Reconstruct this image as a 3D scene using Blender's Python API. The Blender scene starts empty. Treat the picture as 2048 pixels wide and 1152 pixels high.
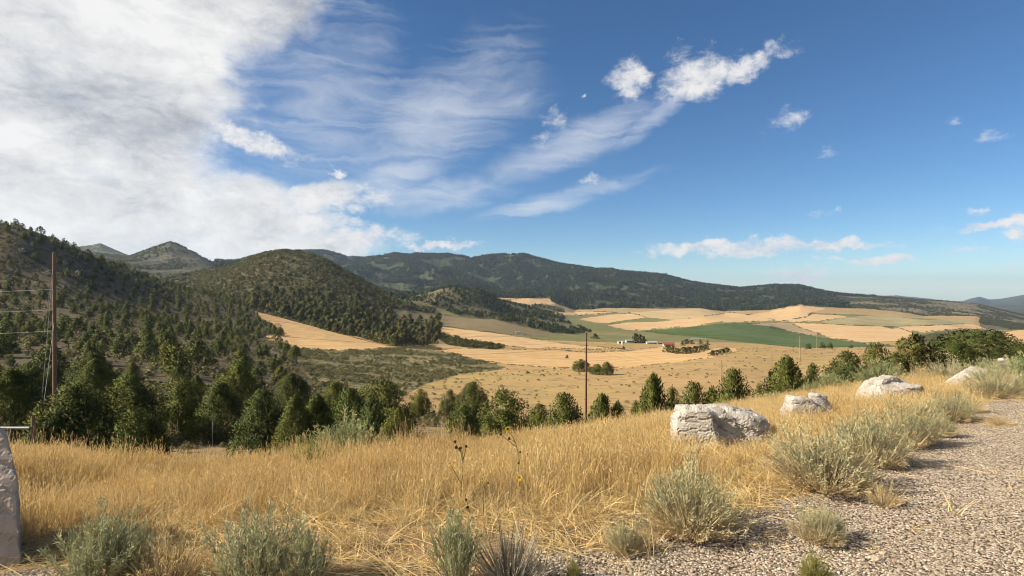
import bpy, bmesh, math, random
import numpy as np
from mathutils import Vector, Matrix

rng = np.random.default_rng(7)
random.seed(7)
sc = bpy.context.scene
C = sc.collection
F = 1100.0            # focal length in pixels of the 2048-wide frame, used for survey angles
R = math.radians

# ------------------------------------------------------------------ camera
cam_d = bpy.data.cameras.new('camera'); cam = bpy.data.objects.new('camera', cam_d); C.objects.link(cam)
cam_d.sensor_width = 36.0; cam_d.lens = 36.0 * F / 2048.0
cam_d.clip_start = 0.05; cam_d.clip_end = 60000
cam.location = (0, 0, 0); cam.rotation_euler = (R(90), 0, 0)
sc.camera = cam

# ------------------------------------------------------------------ view / exposure
sc.view_settings.view_transform = 'Standard'; sc.view_settings.look = 'None'
sc.view_settings.exposure = 0.88; sc.view_settings.gamma = 1.0
sc.view_settings.use_curve_mapping = False
sc.render.engine = 'CYCLES'
sc.cycles.use_denoising = True; sc.cycles.filter_width = 1.0
sc.cycles.max_bounces = 5; sc.cycles.diffuse_bounces = 3; sc.cycles.glossy_bounces = 2
sc.cycles.transparent_max_bounces = 4; sc.cycles.volume_bounces = 0; sc.cycles.transmission_bounces = 3
sc.cycles.caustics_reflective = False; sc.cycles.caustics_refractive = False

# ------------------------------------------------------------------ sun
SUN_AZ, SUN_EL = R(-97), R(33)        # azimuth measured from +Y towards +X
S = Vector((math.sin(SUN_AZ) * math.cos(SUN_EL), math.cos(SUN_AZ) * math.cos(SUN_EL), math.sin(SUN_EL)))
sun_d = bpy.data.lights.new('sun', 'SUN'); sun_d.energy = 5.0; sun_d.angle = R(0.55); sun_d.color = (1.0, 0.91, 0.76)
sun = bpy.data.objects.new('sun', sun_d); C.objects.link(sun)
sun.rotation_euler = S.to_track_quat('Z', 'Y').to_euler(); sun.location = (-60, 20, 60)

# ------------------------------------------------------------------ node helpers
class NT:
    def __init__(s, tree): s.t = tree; s.n = tree.nodes; s.l = tree.links
    def link(s, a, b): s.l.new(a, b)
    def put(s, sock, v):
        if v is None: return
        if isinstance(v, bpy.types.NodeSocket): s.l.new(v, sock)
        else: sock.default_value = v
    def math(s, op, a, b=None, c=None, clamp=False):
        n = s.n.new('ShaderNodeMath'); n.operation = op; n.use_clamp = clamp
        s.put(n.inputs[0], a); s.put(n.inputs[1], b)
        if c is not None: s.put(n.inputs[2], c)
        return n.outputs[0]
    def vmath(s, op, a, b=None, scale=None):
        n = s.n.new('ShaderNodeVectorMath'); n.operation = op
        s.put(n.inputs[0], a)
        if b is not None: s.put(n.inputs[1], b)
        if scale is not None: s.put(n.inputs['Scale'], scale)
        return n.outputs['Value'] if op in ('LENGTH', 'DOT_PRODUCT', 'DISTANCE') else n.outputs[0]
    def noise(s, vec, scale, detail=4, rough=0.55, dist=0.0, lac=2.0):
        n = s.n.new('ShaderNodeTexNoise'); s.put(n.inputs['Vector'], vec)
        n.inputs['Scale'].default_value = scale; n.inputs['Detail'].default_value = detail
        n.inputs['Roughness'].default_value = rough; n.inputs['Distortion'].default_value = dist
        n.inputs['Lacunarity'].default_value = lac
        return n.outputs['Fac'], n.outputs['Color']
    def voro(s, vec, scale, rand=1.0, feature='F1'):
        n = s.n.new('ShaderNodeTexVoronoi'); n.feature = feature; s.put(n.inputs['Vector'], vec)
        n.inputs['Scale'].default_value = scale; n.inputs['Randomness'].default_value = rand
        return n.outputs['Distance'], n.outputs.get('Color')
    def ramp(s, fac, stops, interp='LINEAR'):
        n = s.n.new('ShaderNodeValToRGB'); s.put(n.inputs[0], fac); r = n.color_ramp; r.interpolation = interp
        while len(r.elements) < len(stops): r.elements.new(0.5)
        for e, (p, c) in zip(r.elements, stops):
            e.position = p; e.color = (c, c, c, 1) if not hasattr(c, '__len__') else (*c[:3], 1)
        return n.outputs[0]
    def mrange(s, v, a, b, c=0.0, d=1.0, smooth=True):
        n = s.n.new('ShaderNodeMapRange'); n.interpolation_type = 'SMOOTHSTEP' if smooth else 'LINEAR'
        s.put(n.inputs['Value'], v)
        for k, x in zip(('From Min', 'From Max', 'To Min', 'To Max'), (a, b, c, d)): s.put(n.inputs[k], x)
        return n.outputs[0]
    def mix(s, fac, a, b, blend='MIX'):
        n = s.n.new('ShaderNodeMix'); n.data_type = 'RGBA'; n.blend_type = blend
        s.put(n.inputs[0], fac)
        for sock, v in ((n.inputs[6], a), (n.inputs[7], b)):
            if hasattr(v, '__len__') and not isinstance(v, bpy.types.NodeSocket): v = (*v[:3], 1)
            s.put(sock, v)
        return n.outputs[2]
    def mapping(s, vec, loc=(0, 0, 0), rot=(0, 0, 0), scale=(1, 1, 1), kind='POINT'):
        n = s.n.new('ShaderNodeMapping'); n.vector_type = kind; s.put(n.inputs['Vector'], vec)
        n.inputs['Location'].default_value = loc; n.inputs['Rotation'].default_value = rot
        n.inputs['Scale'].default_value = scale
        return n.outputs[0]
    def comb(s, x, y, z=0.0):
        n = s.n.new('ShaderNodeCombineXYZ')
        for i, v in enumerate((x, y, z)): s.put(n.inputs[i], v)
        return n.outputs[0]

# ------------------------------------------------------------------ world: sky + clouds (by direction: azimuth, elevation)
world = bpy.data.worlds.new('World'); sc.world = world; world.use_nodes = True
world.node_tree.nodes.clear(); w = NT(world.node_tree)
sky = w.n.new('ShaderNodeTexSky'); sky.sky_type = 'NISHITA'; sky.sun_disc = False
sky.sun_elevation = SUN_EL; sky.sun_rotation = SUN_AZ
sky.altitude = 1600; sky.air_density = 1.0; sky.dust_density = 0.0; sky.ozone_density = 3.5
SKY = 0.062
hs = w.n.new('ShaderNodeHueSaturation'); hs.inputs['Saturation'].default_value = 1.11; w.link(sky.outputs[0], hs.inputs['Color'])
skyc = w.vmath('MULTIPLY', w.vmath('SCALE', hs.outputs[0], scale=SKY), (0.86, 0.965, 1.02))
tc = w.n.new('ShaderNodeTexCoord'); sep = w.n.new('ShaderNodeSeparateXYZ'); w.link(tc.outputs['Generated'], sep.inputs[0])
az = w.math('ARCTAN2', sep.outputs[0], sep.outputs[1]); el = w.math('ARCSINE', sep.outputs[2])
ae = w.comb(az, el, 0.0)
def AE(px, py):
    a = math.atan((px - 1024) / F); return a, math.atan((576 - py) / F * math.cos(a))
# flattened cloud-deck coordinates (perspective of a flat layer)
zz = w.math('MAXIMUM', w.math('ADD', sep.outputs[2], 0.10), 0.02)
deck = w.comb(w.math('DIVIDE', sep.outputs[0], zz), w.math('DIVIDE', sep.outputs[1], zz), 0.0)
_, dn = w.noise(ae, 9.0, 5, 0.6)
warp = w.vmath('ADD', ae, w.vmath('SCALE', w.vmath('SUBTRACT', dn, (0.5, 0.5, 0.5)), scale=0.05))
_, dn2 = w.noise(ae, 30.0, 4, 0.6)
warp2 = w.vmath('ADD', ae, w.vmath('SCALE', w.vmath('SUBTRACT', dn2, (0.5, 0.5, 0.5)), scale=0.05))
def blob(vec, px, py, rx, ry, rot=0.0, inner=0.0):
    a, e = AE(px, py)
    m = w.mapping(vec, (a, e, 0), (0, 0, R(rot)), (rx / F, ry / F, 1), 'TEXTURE')
    return w.mrange(w.vmath('LENGTH', m), 1.0, inner, 0.0, 1.0)
def union(items):
    r = items[0]
    for i in items[1:]: r = w.math('MAXIMUM', r, i)
    return r
def addall(items):
    r = items[0]
    for i in items[1:]: r = w.math('ADD', r, i)
    return r
# the big bank on the left, which goes on beyond the frame
bank_s = union([
    w.mrange(az, -0.62, -0.78, 0.0, 1.0),
    blob(warp, 90, 120, 400, 330, 0, 0.4), blob(warp, 420, -20, 330, 170, 22, 0.4), blob(warp, 190, 330, 300, 170, 0, 0.35),
    blob(warp, 60, 430, 620, 160, -6, 0.35), blob(warp, 430, 420, 340, 120, -4, 0.3), blob(warp, 560, 490, 330, 60, 2, 0.2),
    blob(warp, 640, 385, 150, 42, 5, 0.1), blob(warp, 370, 110, 170, 110, 40, 0.3)])
bn, _ = w.noise(w.mapping(warp, rot=(0, 0, R(-12)), scale=(1.0, 1.9, 1)), 5.0, 9, 0.64, 0.5)
bn2, _ = w.noise(w.mapping(ae, scale=(1, 1.7, 1)), 15.0, 9, 0.66, 0.3)
bmask = w.mrange(addall([w.math('MULTIPLY', bank_s, 1.15), w.math('MULTIPLY', bn, 0.85), w.math('MULTIPLY', bn2, 0.75)]), 1.22, 1.94, 0.0, 1.0)
# smaller puffs: each has a soft kernel broken up by noise
puffs = [(1258, 160, 66, 50, 0), (1400, 152, 110, 58, 8), (1500, 128, 90, 32, 24), (1555, 104, 60, 18, 10), (1360, 110, 60, 30, 25),
         (1565, 243, 62, 34, 10), (1655, 306, 42, 26, 0), (1968, 274, 34, 20, 15), (1908, 243, 22, 14, 0),
         (1182, 360, 40, 14, 0), (1112, 238, 40, 40, 40), (1085, 270, 60, 22, 45), (1168, 190, 10, 8, 0),
         (510, 285, 130, 34, -14), (590, 312, 60, 16, -8), (675, 342, 28, 10, 0), (650, 400, 190, 40, 3),
         (1500, 497, 290, 22, 0), (1420, 492, 190, 20, 2), (1660, 489, 120, 13, 0), (1770, 521, 80, 13, 0), (1590, 553, 75, 22, 0),
         (1648, 428, 46, 9, 0), (1995, 445, 90, 13, 2), (2060, 440, 70, 20, 0), (2075, 466, 60, 10, 0), (1965, 424, 36, 8, 0),
         (1930, 500, 70, 12, 0), (2040, 530, 60, 14, 0), (1870, 576, 130, 10, 0), (1700, 520, 120, 10, 0),
         (880, 488, 130, 15, 3), (700, 470, 190, 30, 2), (640, 445, 120, 30, 4), (2350, 470, 200, 26, 0), (2500, 300, 120, 50, 10), (2280, 180, 120, 40, 20)]
THIN = {3, 4, 9, 12, 5, 6, 7, 8, 10, 11, 14, 22, 26, 27, 28, 29, 30}
ps = union([blob(warp2, p[0], p[1], p[2] * 1.2, p[3] * 1.25, p[4]) if i not in THIN else w.math('MULTIPLY', blob(warp2, p[0], p[1], p[2] * 1.35, p[3] * 1.4, p[4]), 0.56) for i, p in enumerate(puffs)])
pn, _ = w.noise(w.mapping(ae, scale=(1, 1.6, 1)), 24.0, 9, 0.68, 0.25)
pmask = w.mrange(w.math('ADD', w.math('MULTIPLY', ps, 1.0), w.math('MULTIPLY', pn, 1.5)), 1.04, 1.78, 0.0, 0.95)
# thin streaks of cirrus, combed up to the right
cs = union([blob(warp, 870, 230, 430, 190, 26), blob(warp, 1150, 285, 420, 80, 22), blob(warp, 1310, 232, 190, 40, 30), blob(warp, 1120, 398, 340, 44, 14), blob(warp, 880, 390, 300, 70, 8),
            w.math('MULTIPLY', blob(warp, 660, 190, 360, 330, 40), 0.85), blob(warp, 800, 350, 220, 90, 25),
            w.math('MULTIPLY', blob(warp, 2700, 100, 500, 200, 20), 0.7)])
cw = w.mapping(warp, rot=(0, 0, R(-26)), scale=(0.8, 5.0, 1))
cn, _ = w.noise(cw, 5.0, 8, 0.58, 1.6)
cn2, _ = w.noise(warp, 4.0, 3, 0.5, 0.3)
cmask = w.math('MULTIPLY', w.mrange(addall([w.math('MULTIPLY', cs, 0.55), w.math('MULTIPLY', cn, 0.62), w.math('MULTIPLY', cn2, 0.45)]), 0.66, 1.32, 0.0, 0.74), w.mrange(cs, 0.0, 0.6))
# cloud brightness: denser middles greyer, edges and the sunward part brighter
sh, _ = w.noise(w.mapping(ae, loc=(3, 1, 0), scale=(1, 2.2, 1)), 3.2, 9, 0.62, 0.6)
sh2, _ = w.noise(w.mapping(warp, loc=(5, 2, 0), rot=(0, 0, R(-20)), scale=(1.0, 1.7, 1)), 15.0, 9, 0.66, 0.4)
shade = w.math('ADD', w.math('MULTIPLY', sh, 0.6), w.math('MULTIPLY', sh2, 0.4))
shade = w.math('SUBTRACT', shade, w.math('MULTIPLY', union([w.math('MULTIPLY', blob(warp, 290, 215, 280, 110, 5), 1.5), w.math('MULTIPLY', blob(warp, 120, 385, 230, 60, -3), 0.7), w.math('MULTIPLY', blob(warp, 540, 470, 220, 40, 0), 0.35)]), 0.10))
shade = w.math('ADD', shade, w.math('MULTIPLY', w.mrange(bmask, 1.0, 0.35), 0.05))
shade = w.math('ADD', shade, w.math('MULTIPLY', w.mrange(az, -0.3, -0.8), 0.075))
bankc = w.ramp(shade, [(0.34, (0.42, 0.445, 0.49)), (0.43, (0.60, 0.615, 0.645)), (0.50, (0.77, 0.77, 0.77)), (0.60, (0.94, 0.93, 0.915))])
puffc = w.ramp(pn, [(0.3, (0.66, 0.68, 0.74)), (0.6, (0.90, 0.885, 0.87))])
EXPO = 2 ** 0.88
bankc = w.vmath('SCALE', bankc, scale=1.0 / EXPO); puffc = w.vmath('SCALE', puffc, scale=1.0 / EXPO)
col = w.mix(cmask, skyc, (0.74 / EXPO, 0.78 / EXPO, 0.85 / EXPO))
col = w.mix(w.math('MULTIPLY', bmask, 0.97), col, bankc)
col = w.mix(pmask, col, puffc)
col = w.mix(w.mrange(sep.outputs[2], 0.0, -0.05), col, skyc)
bg = w.n.new('ShaderNodeBackground'); w.link(col, bg.inputs[0]); bg.inputs[1].default_value = 1.0
wo = w.n.new('ShaderNodeOutputWorld'); w.link(bg.outputs[0], wo.inputs[0])
world.cycles.sampling_method = 'MANUAL'; world.cycles.sample_map_resolution = 512

# ------------------------------------------------------------------ object helpers
def tag(o, label=None, cat=None, group=None, kind=None):
    if label: o['label'] = label
    if cat: o['category'] = cat
    if group: o['group'] = group
    if kind: o['kind'] = kind
    return o
def link(name, me, parent=None, mat=None):
    o = bpy.data.objects.new(name, me); C.objects.link(o)
    if parent: o.parent = parent
    if mat and not me.materials: me.materials.append(mat)
    return o
def empty(name, loc, rz=0.0, scale=(1, 1, 1)):
    o = bpy.data.objects.new(name, None); C.objects.link(o); o.location = loc; o.rotation_euler = (0, 0, rz); o.scale = scale
    o.empty_display_size = 0.2
    return o
def mesh_np(name, v, f, smooth=False, mats=None, midx=None):
    """v (N,3), f (M,k) uniform faces"""
    v = np.asarray(v, np.float32); f = np.asarray(f, np.int32); k = f.shape[1]
    me = bpy.data.meshes.new(name); me.vertices.add(len(v)); me.vertices.foreach_set('co', v.ravel())
    me.loops.add(f.size); me.loops.foreach_set('vertex_index', f.ravel())
    me.polygons.add(len(f)); me.polygons.foreach_set('loop_start', np.arange(0, f.size, k, dtype=np.int32))
    if smooth: me.polygons.foreach_set('use_smooth', np.ones(len(f), bool))
    for m in (mats or []): me.materials.append(m)
    if midx is not None: me.polygons.foreach_set('material_index', np.asarray(midx, np.int32))
    me.update(calc_edges=True); me.validate()
    return me

# ------------------------------------------------------------------ numpy noise
def _hash(ix, iy, seed):
    h = (ix.astype(np.int64) * 374761393 + iy.astype(np.int64) * 668265263 + seed * 1442695041) & 0x7fffffff
    h = ((h ^ (h >> 13)) * 1274126177) & 0x7fffffff
    h = h ^ (h >> 16)
    return (h & 0xffff) / 65535.0
def vnoise(x, y, seed=0):
    ix = np.floor(x); iy = np.floor(y); fx = x - ix; fy = y - iy
    fx = fx * fx * fx * (fx * (fx * 6 - 15) + 10); fy = fy * fy * fy * (fy * (fy * 6 - 15) + 10)
    a = _hash(ix, iy, seed); b = _hash(ix + 1, iy, seed); c = _hash(ix, iy + 1, seed); d = _hash(ix + 1, iy + 1, seed)
    return (a + (b - a) * fx) * (1 - fy) + (c + (d - c) * fx) * fy - 0.5
def fbm(x, y, wl, octv=4, seed=0, gain=0.5):
    r = 0; amp = 1.0
    for i in range(octv):
        r = r + amp * vnoise(x / wl + 17.3 * i, y / wl - 9.1 * i, seed + i); wl *= 0.5; amp *= gain
    return r

# ------------------------------------------------------------------ terrain: survey lines (bearing px, distance d in m, height or elevation py, roughness in m)
def L(*pts):
    out = []
    for p in pts:
        px, d, kind, v = p[:4]; amp = p[4] if len(p) > 4 else 0.0
        z = v if kind == 'z' else (576 - v) / F * d
        out.append((px, d, z, amp))
    return np.array(out, float)
y_, z_ = 'y', 'z'
LINES = [
 L((-900, 0.8, z_, -1.66), (2900, 0.8, z_, -1.60)),
 L((-900, 4, z_, -1.95), (0, 4, z_, -1.88), (1024, 4, z_, -1.76), (2048, 4, z_, -1.64), (2900, 4, z_, -1.6)),
 L((-900, 7, z_, -2.3), (0, 7, y_, 945), (300, 7, y_, 962), (600, 7.5, y_, 960), (900, 8, y_, 927), (1150, 9, y_, 888), (1300, 10, y_, 854),
   (1500, 11.5, y_, 824), (1700, 14, y_, 788), (1900, 17, y_, 764), (2048, 17, y_, 752), (2900, 17, z_, -2.2)),
 L((-900, 25, z_, -7), (0, 25, z_, -8.4), (600, 25, z_, -8.6), (1024, 25, z_, -9), (1300, 26, z_, -9.6), (1500, 28, z_, -9.6), (1700, 30, z_, -8.2), (1900, 30, z_, -6.2), (2048, 30, z_, -4.6), (2900, 30, z_, -3)),
 L((-900, 40, z_, -8, .3), (0, 40, z_, -9.6, .3), (400, 40, z_, -10.3, .3), (900, 45, z_, -11.6, .3), (1150, 60, z_, -15.5), (1400, 60, z_, -16.5), (1700, 60, z_, -14.5), (2048, 60, z_, -9), (2900, 60, z_, -5)),
 L((-900, 85, z_, -8, 1), (0, 85, y_, 745, 1), (300, 90, y_, 745, 1), (600, 100, y_, 782, .7), (800, 110, y_, 792, .5), (1100, 110, y_, 803, .3), (1400, 110, y_, 790, .3), (1700, 120, y_, 760, .3), (2048, 120, y_, 705), (2900, 120, y_, 690)),
 L((-900, 150, z_, 10, 2), (0, 170, y_, 652, 2.5), (200, 180, y_, 662, 2.5), (400, 180, y_, 685, 2), (600, 200, y_, 712, 1), (800, 200, y_, 738, .5), (1000, 200, y_, 748, .3), (1200, 190, y_, 748, .3), (1450, 210, y_, 724, .3), (1600, 250, y_, 717, .3), (1800, 300, y_, 703, .3), (2048, 280, y_, 694, .3), (2900, 280, y_, 690)),
 L((-900, 240, z_, 60, 5), (0, 260, y_, 560, 5), (100, 270, y_, 572, 5), (200, 275, y_, 602, 4), (300, 280, y_, 632, 3), (400, 285, y_, 652, 2), (500, 290, y_, 666, 1), (600, 285, y_, 684, .3), (800, 290, y_, 698, .3), (1000, 300, y_, 712, .3), (1200, 320, y_, 712, .3), (1400, 340, y_, 702, .3), (1600, 400, y_, 696, .3), (1800, 450, y_, 692, .3), (2048, 420, y_, 686), (2900, 420, y_, 690)),
 L((-900, 310, z_, 120, 7), (-200, 320, z_, 62, 6), (0, 320, y_, 449, 5), (60, 330, y_, 465, 5), (130, 350, y_, 493, 5), (180, 365, y_, 515, 4), (260, 390, y_, 543, 3), (350, 420, y_, 575, 3), (450, 430, y_, 600, 2), (520, 400, y_, 626, .5), (600, 380, y_, 650, .3), (700, 360, y_, 674, .3), (830, 360, y_, 687, .5), (1000, 450, y_, 677, .3), (1150, 500, y_, 682, .3), (1270, 520, y_, 685, .3), (1400, 560, y_, 684, .3), (1600, 600, y_, 689, .3), (1800, 650, y_, 684, .3), (2048, 600, y_, 680), (2900, 600, y_, 690)),
 L((-900, 450, z_, 70, 4), (0, 450, z_, 12, 4), (130, 470, z_, 2, 4), (260, 510, z_, -4, 3), (350, 520, z_, -6, 3), (450, 520, y_, 592, 3), (520, 490, y_, 606, 2), (600, 470, y_, 622, 1), (700, 450, y_, 645, 1), (830, 460, y_, 664, .5), (930, 560, y_, 652, .5), (1000, 600, y_, 654, .5), (1150, 780, y_, 660, .5), (1300, 800, y_, 667, .5), (1450, 760, y_, 674, .5), (1600, 800, y_, 681, .5), (1800, 880, y_, 674, .5), (2048, 900, y_, 668, 1), (2900, 900, y_, 670)),
 L((-900, 800, z_, 60, 8), (0, 800, z_, 30, 8), (190, 850, z_, 22, 8), (340, 850, y_, 562, 8), (440, 800, y_, 546, 6), (500, 800, y_, 519, 5), (530, 800, y_, 510, 5), (570, 800, y_, 506, 5), (605, 800, y_, 508, 5), (680, 780, y_, 536, 5), (750, 760, y_, 572, 4), (800, 740, y_, 596, 3), (850, 740, y_, 612, 2), (900, 780, y_, 622, 2), (1000, 850, y_, 630, 3), (1100, 1000, y_, 636, 2), (1150, 1080, y_, 641, 1), (1300, 1080, y_, 650, 1), (1450, 1040, y_, 646, 1), (1520, 1020, y_, 653, 1), (1600, 1020, y_, 662, 1), (1700, 1080, y_, 656, 1), (1800, 1150, y_, 655, 1), (2048, 1100, y_, 660, 2), (2900, 1100, y_, 650)),
 L((-900, 1300, z_, 90, 10), (0, 1300, z_, 50, 10), (190, 1350, z_, 62, 10), (340, 1250, y_, 535, 14), (440, 1200, y_, 543, 12), (560, 1150, z_, 20, 8), (700, 1100, z_, -10, 5), (800, 1050, z_, -18, 4), (850, 960, y_, 588, 3), (905, 950, y_, 573, 3), (950, 960, y_, 582, 3), (1000, 1000, y_, 606, 3), (1050, 1150, y_, 617, 3), (1130, 1300, y_, 629, 2), (1200, 1400, y_, 634, 2), (1300, 1450, y_, 630, 2), (1400, 1450, y_, 629, 2), (1450, 1450, y_, 634, 2), (1540, 1450, y_, 636, 2), (1600, 1450, y_, 633, 2), (1700, 1450, y_, 636, 2), (1800, 1500, y_, 640, 2), (1850, 1500, y_, 640, 3), (1960, 1350, y_, 660, 3), (2048, 1300, y_, 664, 3), (2900, 1300, y_, 650)),
 L((-900, 1800, z_, 160, 12), (0, 1800, z_, 80, 12), (190, 1850, z_, 110, 12), (250, 1800, y_, 517, 8), (300, 1720, y_, 500, 4), (325, 1710, y_, 491, 2), (340, 1700, y_, 486, 1), (355, 1690, y_, 491, 2), (390, 1650, y_, 508, 4), (430, 1600, y_, 529, 5), (480, 1600, y_, 530, 10), (560, 1600, z_, 30, 8), (700, 1600, z_, -10, 8), (800, 1600, z_, -26, 5), (905, 1500, z_, -40, 3), (1000, 1700, y_, 598, 2), (1060, 1700, y_, 599, 2), (1110, 1700, y_, 606, 2), (1150, 1750, y_, 622, 2), (1230, 1800, y_, 617, 2), (1300, 1800, y_, 619, 2), (1400, 1800, y_, 617, 2), (1450, 1800, y_, 625, 2), (1540, 1800, y_, 622, 2), (1600, 1800, y_, 611, 2), (1640, 1800, y_, 616, 2), (1700, 1850, y_, 618, 3), (1800, 1900, y_, 626, 4), (1850, 1900, y_, 634, 4), (1950, 1900, y_, 636, 5), (2048, 1850, y_, 650, 5), (2900, 1800, y_, 640)),
 L((-900, 2200, z_, 150, 20), (0, 2200, z_, 110, 20), (190, 2150, z_, 130, 20), (340, 2100, z_, 110, 20), (480, 2100, z_, 70, 20), (600, 2300, z_, 60, 40), (800, 2300, y_, 555, 60), (1000, 2350, y_, 562, 60), (1200, 2350, y_, 575, 50), (1400, 2300, y_, 594, 20), (1600, 2200, y_, 597, 12), (1700, 2200, y_, 606, 8), (1800, 2200, y_, 612, 8), (1950, 2200, y_, 620, 8), (2048, 2100, y_, 640, 8), (2900, 2100, y_, 630)),
 L((-900, 2600, z_, 220, 10), (0, 2500, z_, 150, 10), (140, 2400, y_, 495, 8), (165, 2400, y_, 491, 6), (185, 2400, y_, 491, 6), (200, 2400, y_, 488, 5), (220, 2400, y_, 496, 6), (260, 2400, y_, 512, 8), (300, 2500, z_, 130, 10), (400, 2800, z_, 130, 10), (470, 3000, y_, 524, 8), (530, 3100, y_, 510, 6), (600, 3200, y_, 504, 5), (648, 3200, y_, 504, 5), (700, 3200, y_, 517, 8), (728, 3200, y_, 519, 8), (790, 3200, y_, 509, 8), (815, 3200, y_, 513, 8), (850, 3200, y_, 511, 8), (900, 3200, y_, 511, 8), (942, 3150, y_, 521, 8), (985, 3150, y_, 513, 8), (1050, 3100, y_, 513, 8), (1080, 3050, y_, 521, 8), (1150, 3000, y_, 534, 10), (1250, 2950, y_, 543, 10), (1310, 2900, y_, 550, 10), (1400, 2850, y_, 566, 8), (1480, 2800, y_, 577, 6), (1550, 2750, y_, 573, 6), (1600, 2700, y_, 574, 6), (1650, 2650, y_, 586, 6), (1700, 2650, y_, 592, 6), (1800, 2600, y_, 597, 6), (1880, 2500, y_, 603, 6), (1950, 2450, y_, 609, 6), (2048, 2400, y_, 634, 6), (2150, 2400, y_, 640, 6), (2900, 2400, y_, 625, 6)),
 L((-900, 4200, z_, 60, 20), (800, 4400, z_, 0, 20), (1500, 4200, z_, -120, 15), (1900, 4000, z_, -150, 15), (2048, 3800, y_, 622, 10), (2900, 3800, y_, 610, 10)),
 L((-900, 8500, z_, 0, 40), (1500, 8500, y_, 596, 30), (1700, 8500, y_, 588, 20), (1750, 8500, y_, 591, 20), (1800, 8500, y_, 592, 20), (1850, 8500, y_, 597, 20), (1900, 8500, y_, 603, 15), (1925, 8500, y_, 603, 12), (1945, 8500, y_, 597, 12), (1958, 8500, y_, 594, 12), (1980, 8500, y_, 600, 12), (2008, 8500, y_, 597, 12), (2040, 8500, y_, 591, 12), (2100, 8500, y_, 586, 20), (2300, 8500, y_, 590, 30), (2900, 8500, y_, 580, 30)),
 L((-900, 12000, z_, -300), (2900, 12000, z_, -300)),
]
K = len(LINES)
PXG = np.arange(-900, 2901, 1.0)
def _pch1(xk, yk, xq):
    h = np.diff(xk); s = np.diff(yk) / h; m = np.zeros_like(yk)
    if len(xk) > 2:
        a = s[:-1]; b = s[1:]; ok = a * b > 0
        w1 = 2 * h[1:] + h[:-1]; w2 = h[1:] + 2 * h[:-1]
        m[1:-1][ok] = ((w1 + w2)[ok]) / (w1[ok] / a[ok] + w2[ok] / b[ok])
    m[0] = s[0]; m[-1] = s[-1]
    i = np.clip(np.searchsorted(xk, xq) - 1, 0, len(h) - 1); t = (xq - xk[i]) / h[i]
    return ((1 + 2 * t) * (1 - t) ** 2 * yk[i] + t * (1 - t) ** 2 * h[i] * m[i] + t * t * (3 - 2 * t) * yk[i + 1] + t * t * (t - 1) * h[i] * m[i + 1])
DK = np.stack([_pch1(l[:, 0], l[:, 1], PXG) for l in LINES], 1)
ZK = np.stack([_pch1(l[:, 0], l[:, 2], PXG) if k < 12 else np.interp(PXG, l[:, 0], l[:, 2]) for k, l in enumerate(LINES)], 1)
AK = np.stack([np.interp(PXG, l[:, 0], l[:, 3]) for l in LINES], 1)
def _smooth(a, n):
    k = np.hanning(n + 2)[1:-1]; k /= k.sum()
    return np.convolve(np.pad(a, n // 2, mode='edge'), k, mode='valid')[:len(a)]
for k in range(K):
    n = 61 if k < 9 else (41 if k in (9, 10, 11) else 9)
    DK[:, k] = _smooth(DK[:, k], n); ZK[:, k] = _smooth(ZK[:, k], n if k != 8 else 15)
for k in range(1, K): DK[:, k] = np.maximum(DK[:, k], DK[:, k - 1] * 1.04)
# in-column pchip over log distance
UK = np.log(DK); HK = np.diff(UK, axis=1); SK = np.diff(ZK, axis=1) / HK
MK = np.zeros_like(ZK)
_a = SK[:, :-1]; _b = SK[:, 1:]; _w1 = 2 * HK[:, 1:] + HK[:, :-1]; _w2 = HK[:, 1:] + 2 * HK[:, :-1]
with np.errstate(divide='ignore', invalid='ignore'):
    _m = (_w1 + _w2) / (_w1 / _a + _w2 / _b)
MK[:, 1:-1] = np.where(_a * _b > 0, _m, 0.0); MK[:, 0] = SK[:, 0]
def Hpd(px, d):
    """ground height for bearing px at distance d (arrays)"""
    px = np.asarray(px, float); d = np.asarray(d, float)
    g = np.clip(px + 900, 0, len(PXG) - 1.001); i0 = g.astype(int); fr = g - i0
    res = 0
    u = np.log(np.maximum(d, 0.5)); amp = 0
    for j, wt in ((i0, 1 - fr), (i0 + 1, fr)):
        uk = UK[j]; seg = np.clip((u[..., None] >= uk).sum(-1) - 1, 0, K - 2)
        tk = lambda A, o=0: np.take_along_axis(A[j], (seg + o)[..., None], -1)[..., 0]
        h = tk(UK, 1) - tk(UK); t = np.clip((u - tk(UK)) / h, 0, 1)
        zv = ((1 + 2 * t) * (1 - t) ** 2 * tk(ZK) + t * (1 - t) ** 2 * h * tk(MK) + t * t * (3 - 2 * t) * tk(ZK, 1) + t * t * (t - 1) * h * tk(MK, 1))
        res = res + wt * zv; amp = amp + wt * (tk(AK) * (1 - t) + tk(AK, 1) * t)
    x = (px - 1024) / F * d; y = d
    big = fbm(x, y, 160, 5, 3, 0.55); rid = 0.35 - np.abs(fbm(x * 1.0, y * 0.6, 330, 4, 11, 0.5)) * 1.6
    farw = np.clip((d - 1000) / 800, 0, 1)
    nz = amp * (big * (1 - 0.35 * farw) + farw * 0.9 * rid) * 1.1
    nz = nz + np.clip(amp, 0, 6) * 0.35 * fbm(x, y, 22, 3, 21)
    near = np.clip(1 - d / 60, 0, 1)
    nz = nz + near * (0.05 * fbm(x, y, 1.6, 3, 31) + 0.10 * fbm(x, y, 5, 2, 41) * np.clip(d / 6, 0, 1))
    nz = nz + np.clip((d - 60) / 100, 0, 1) * np.clip((900 - d) / 600, 0, 1) * 1.1 * fbm(x, y, 60, 3, 51)
    return res + nz
def H(x, y):
    return Hpd(1024 + F * np.asarray(x) / np.asarray(y), y)
def pt(px, d, dz=0.0):
    return Vector(((px - 1024) / F * d, d, float(Hpd(px, d)) + dz))
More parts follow.
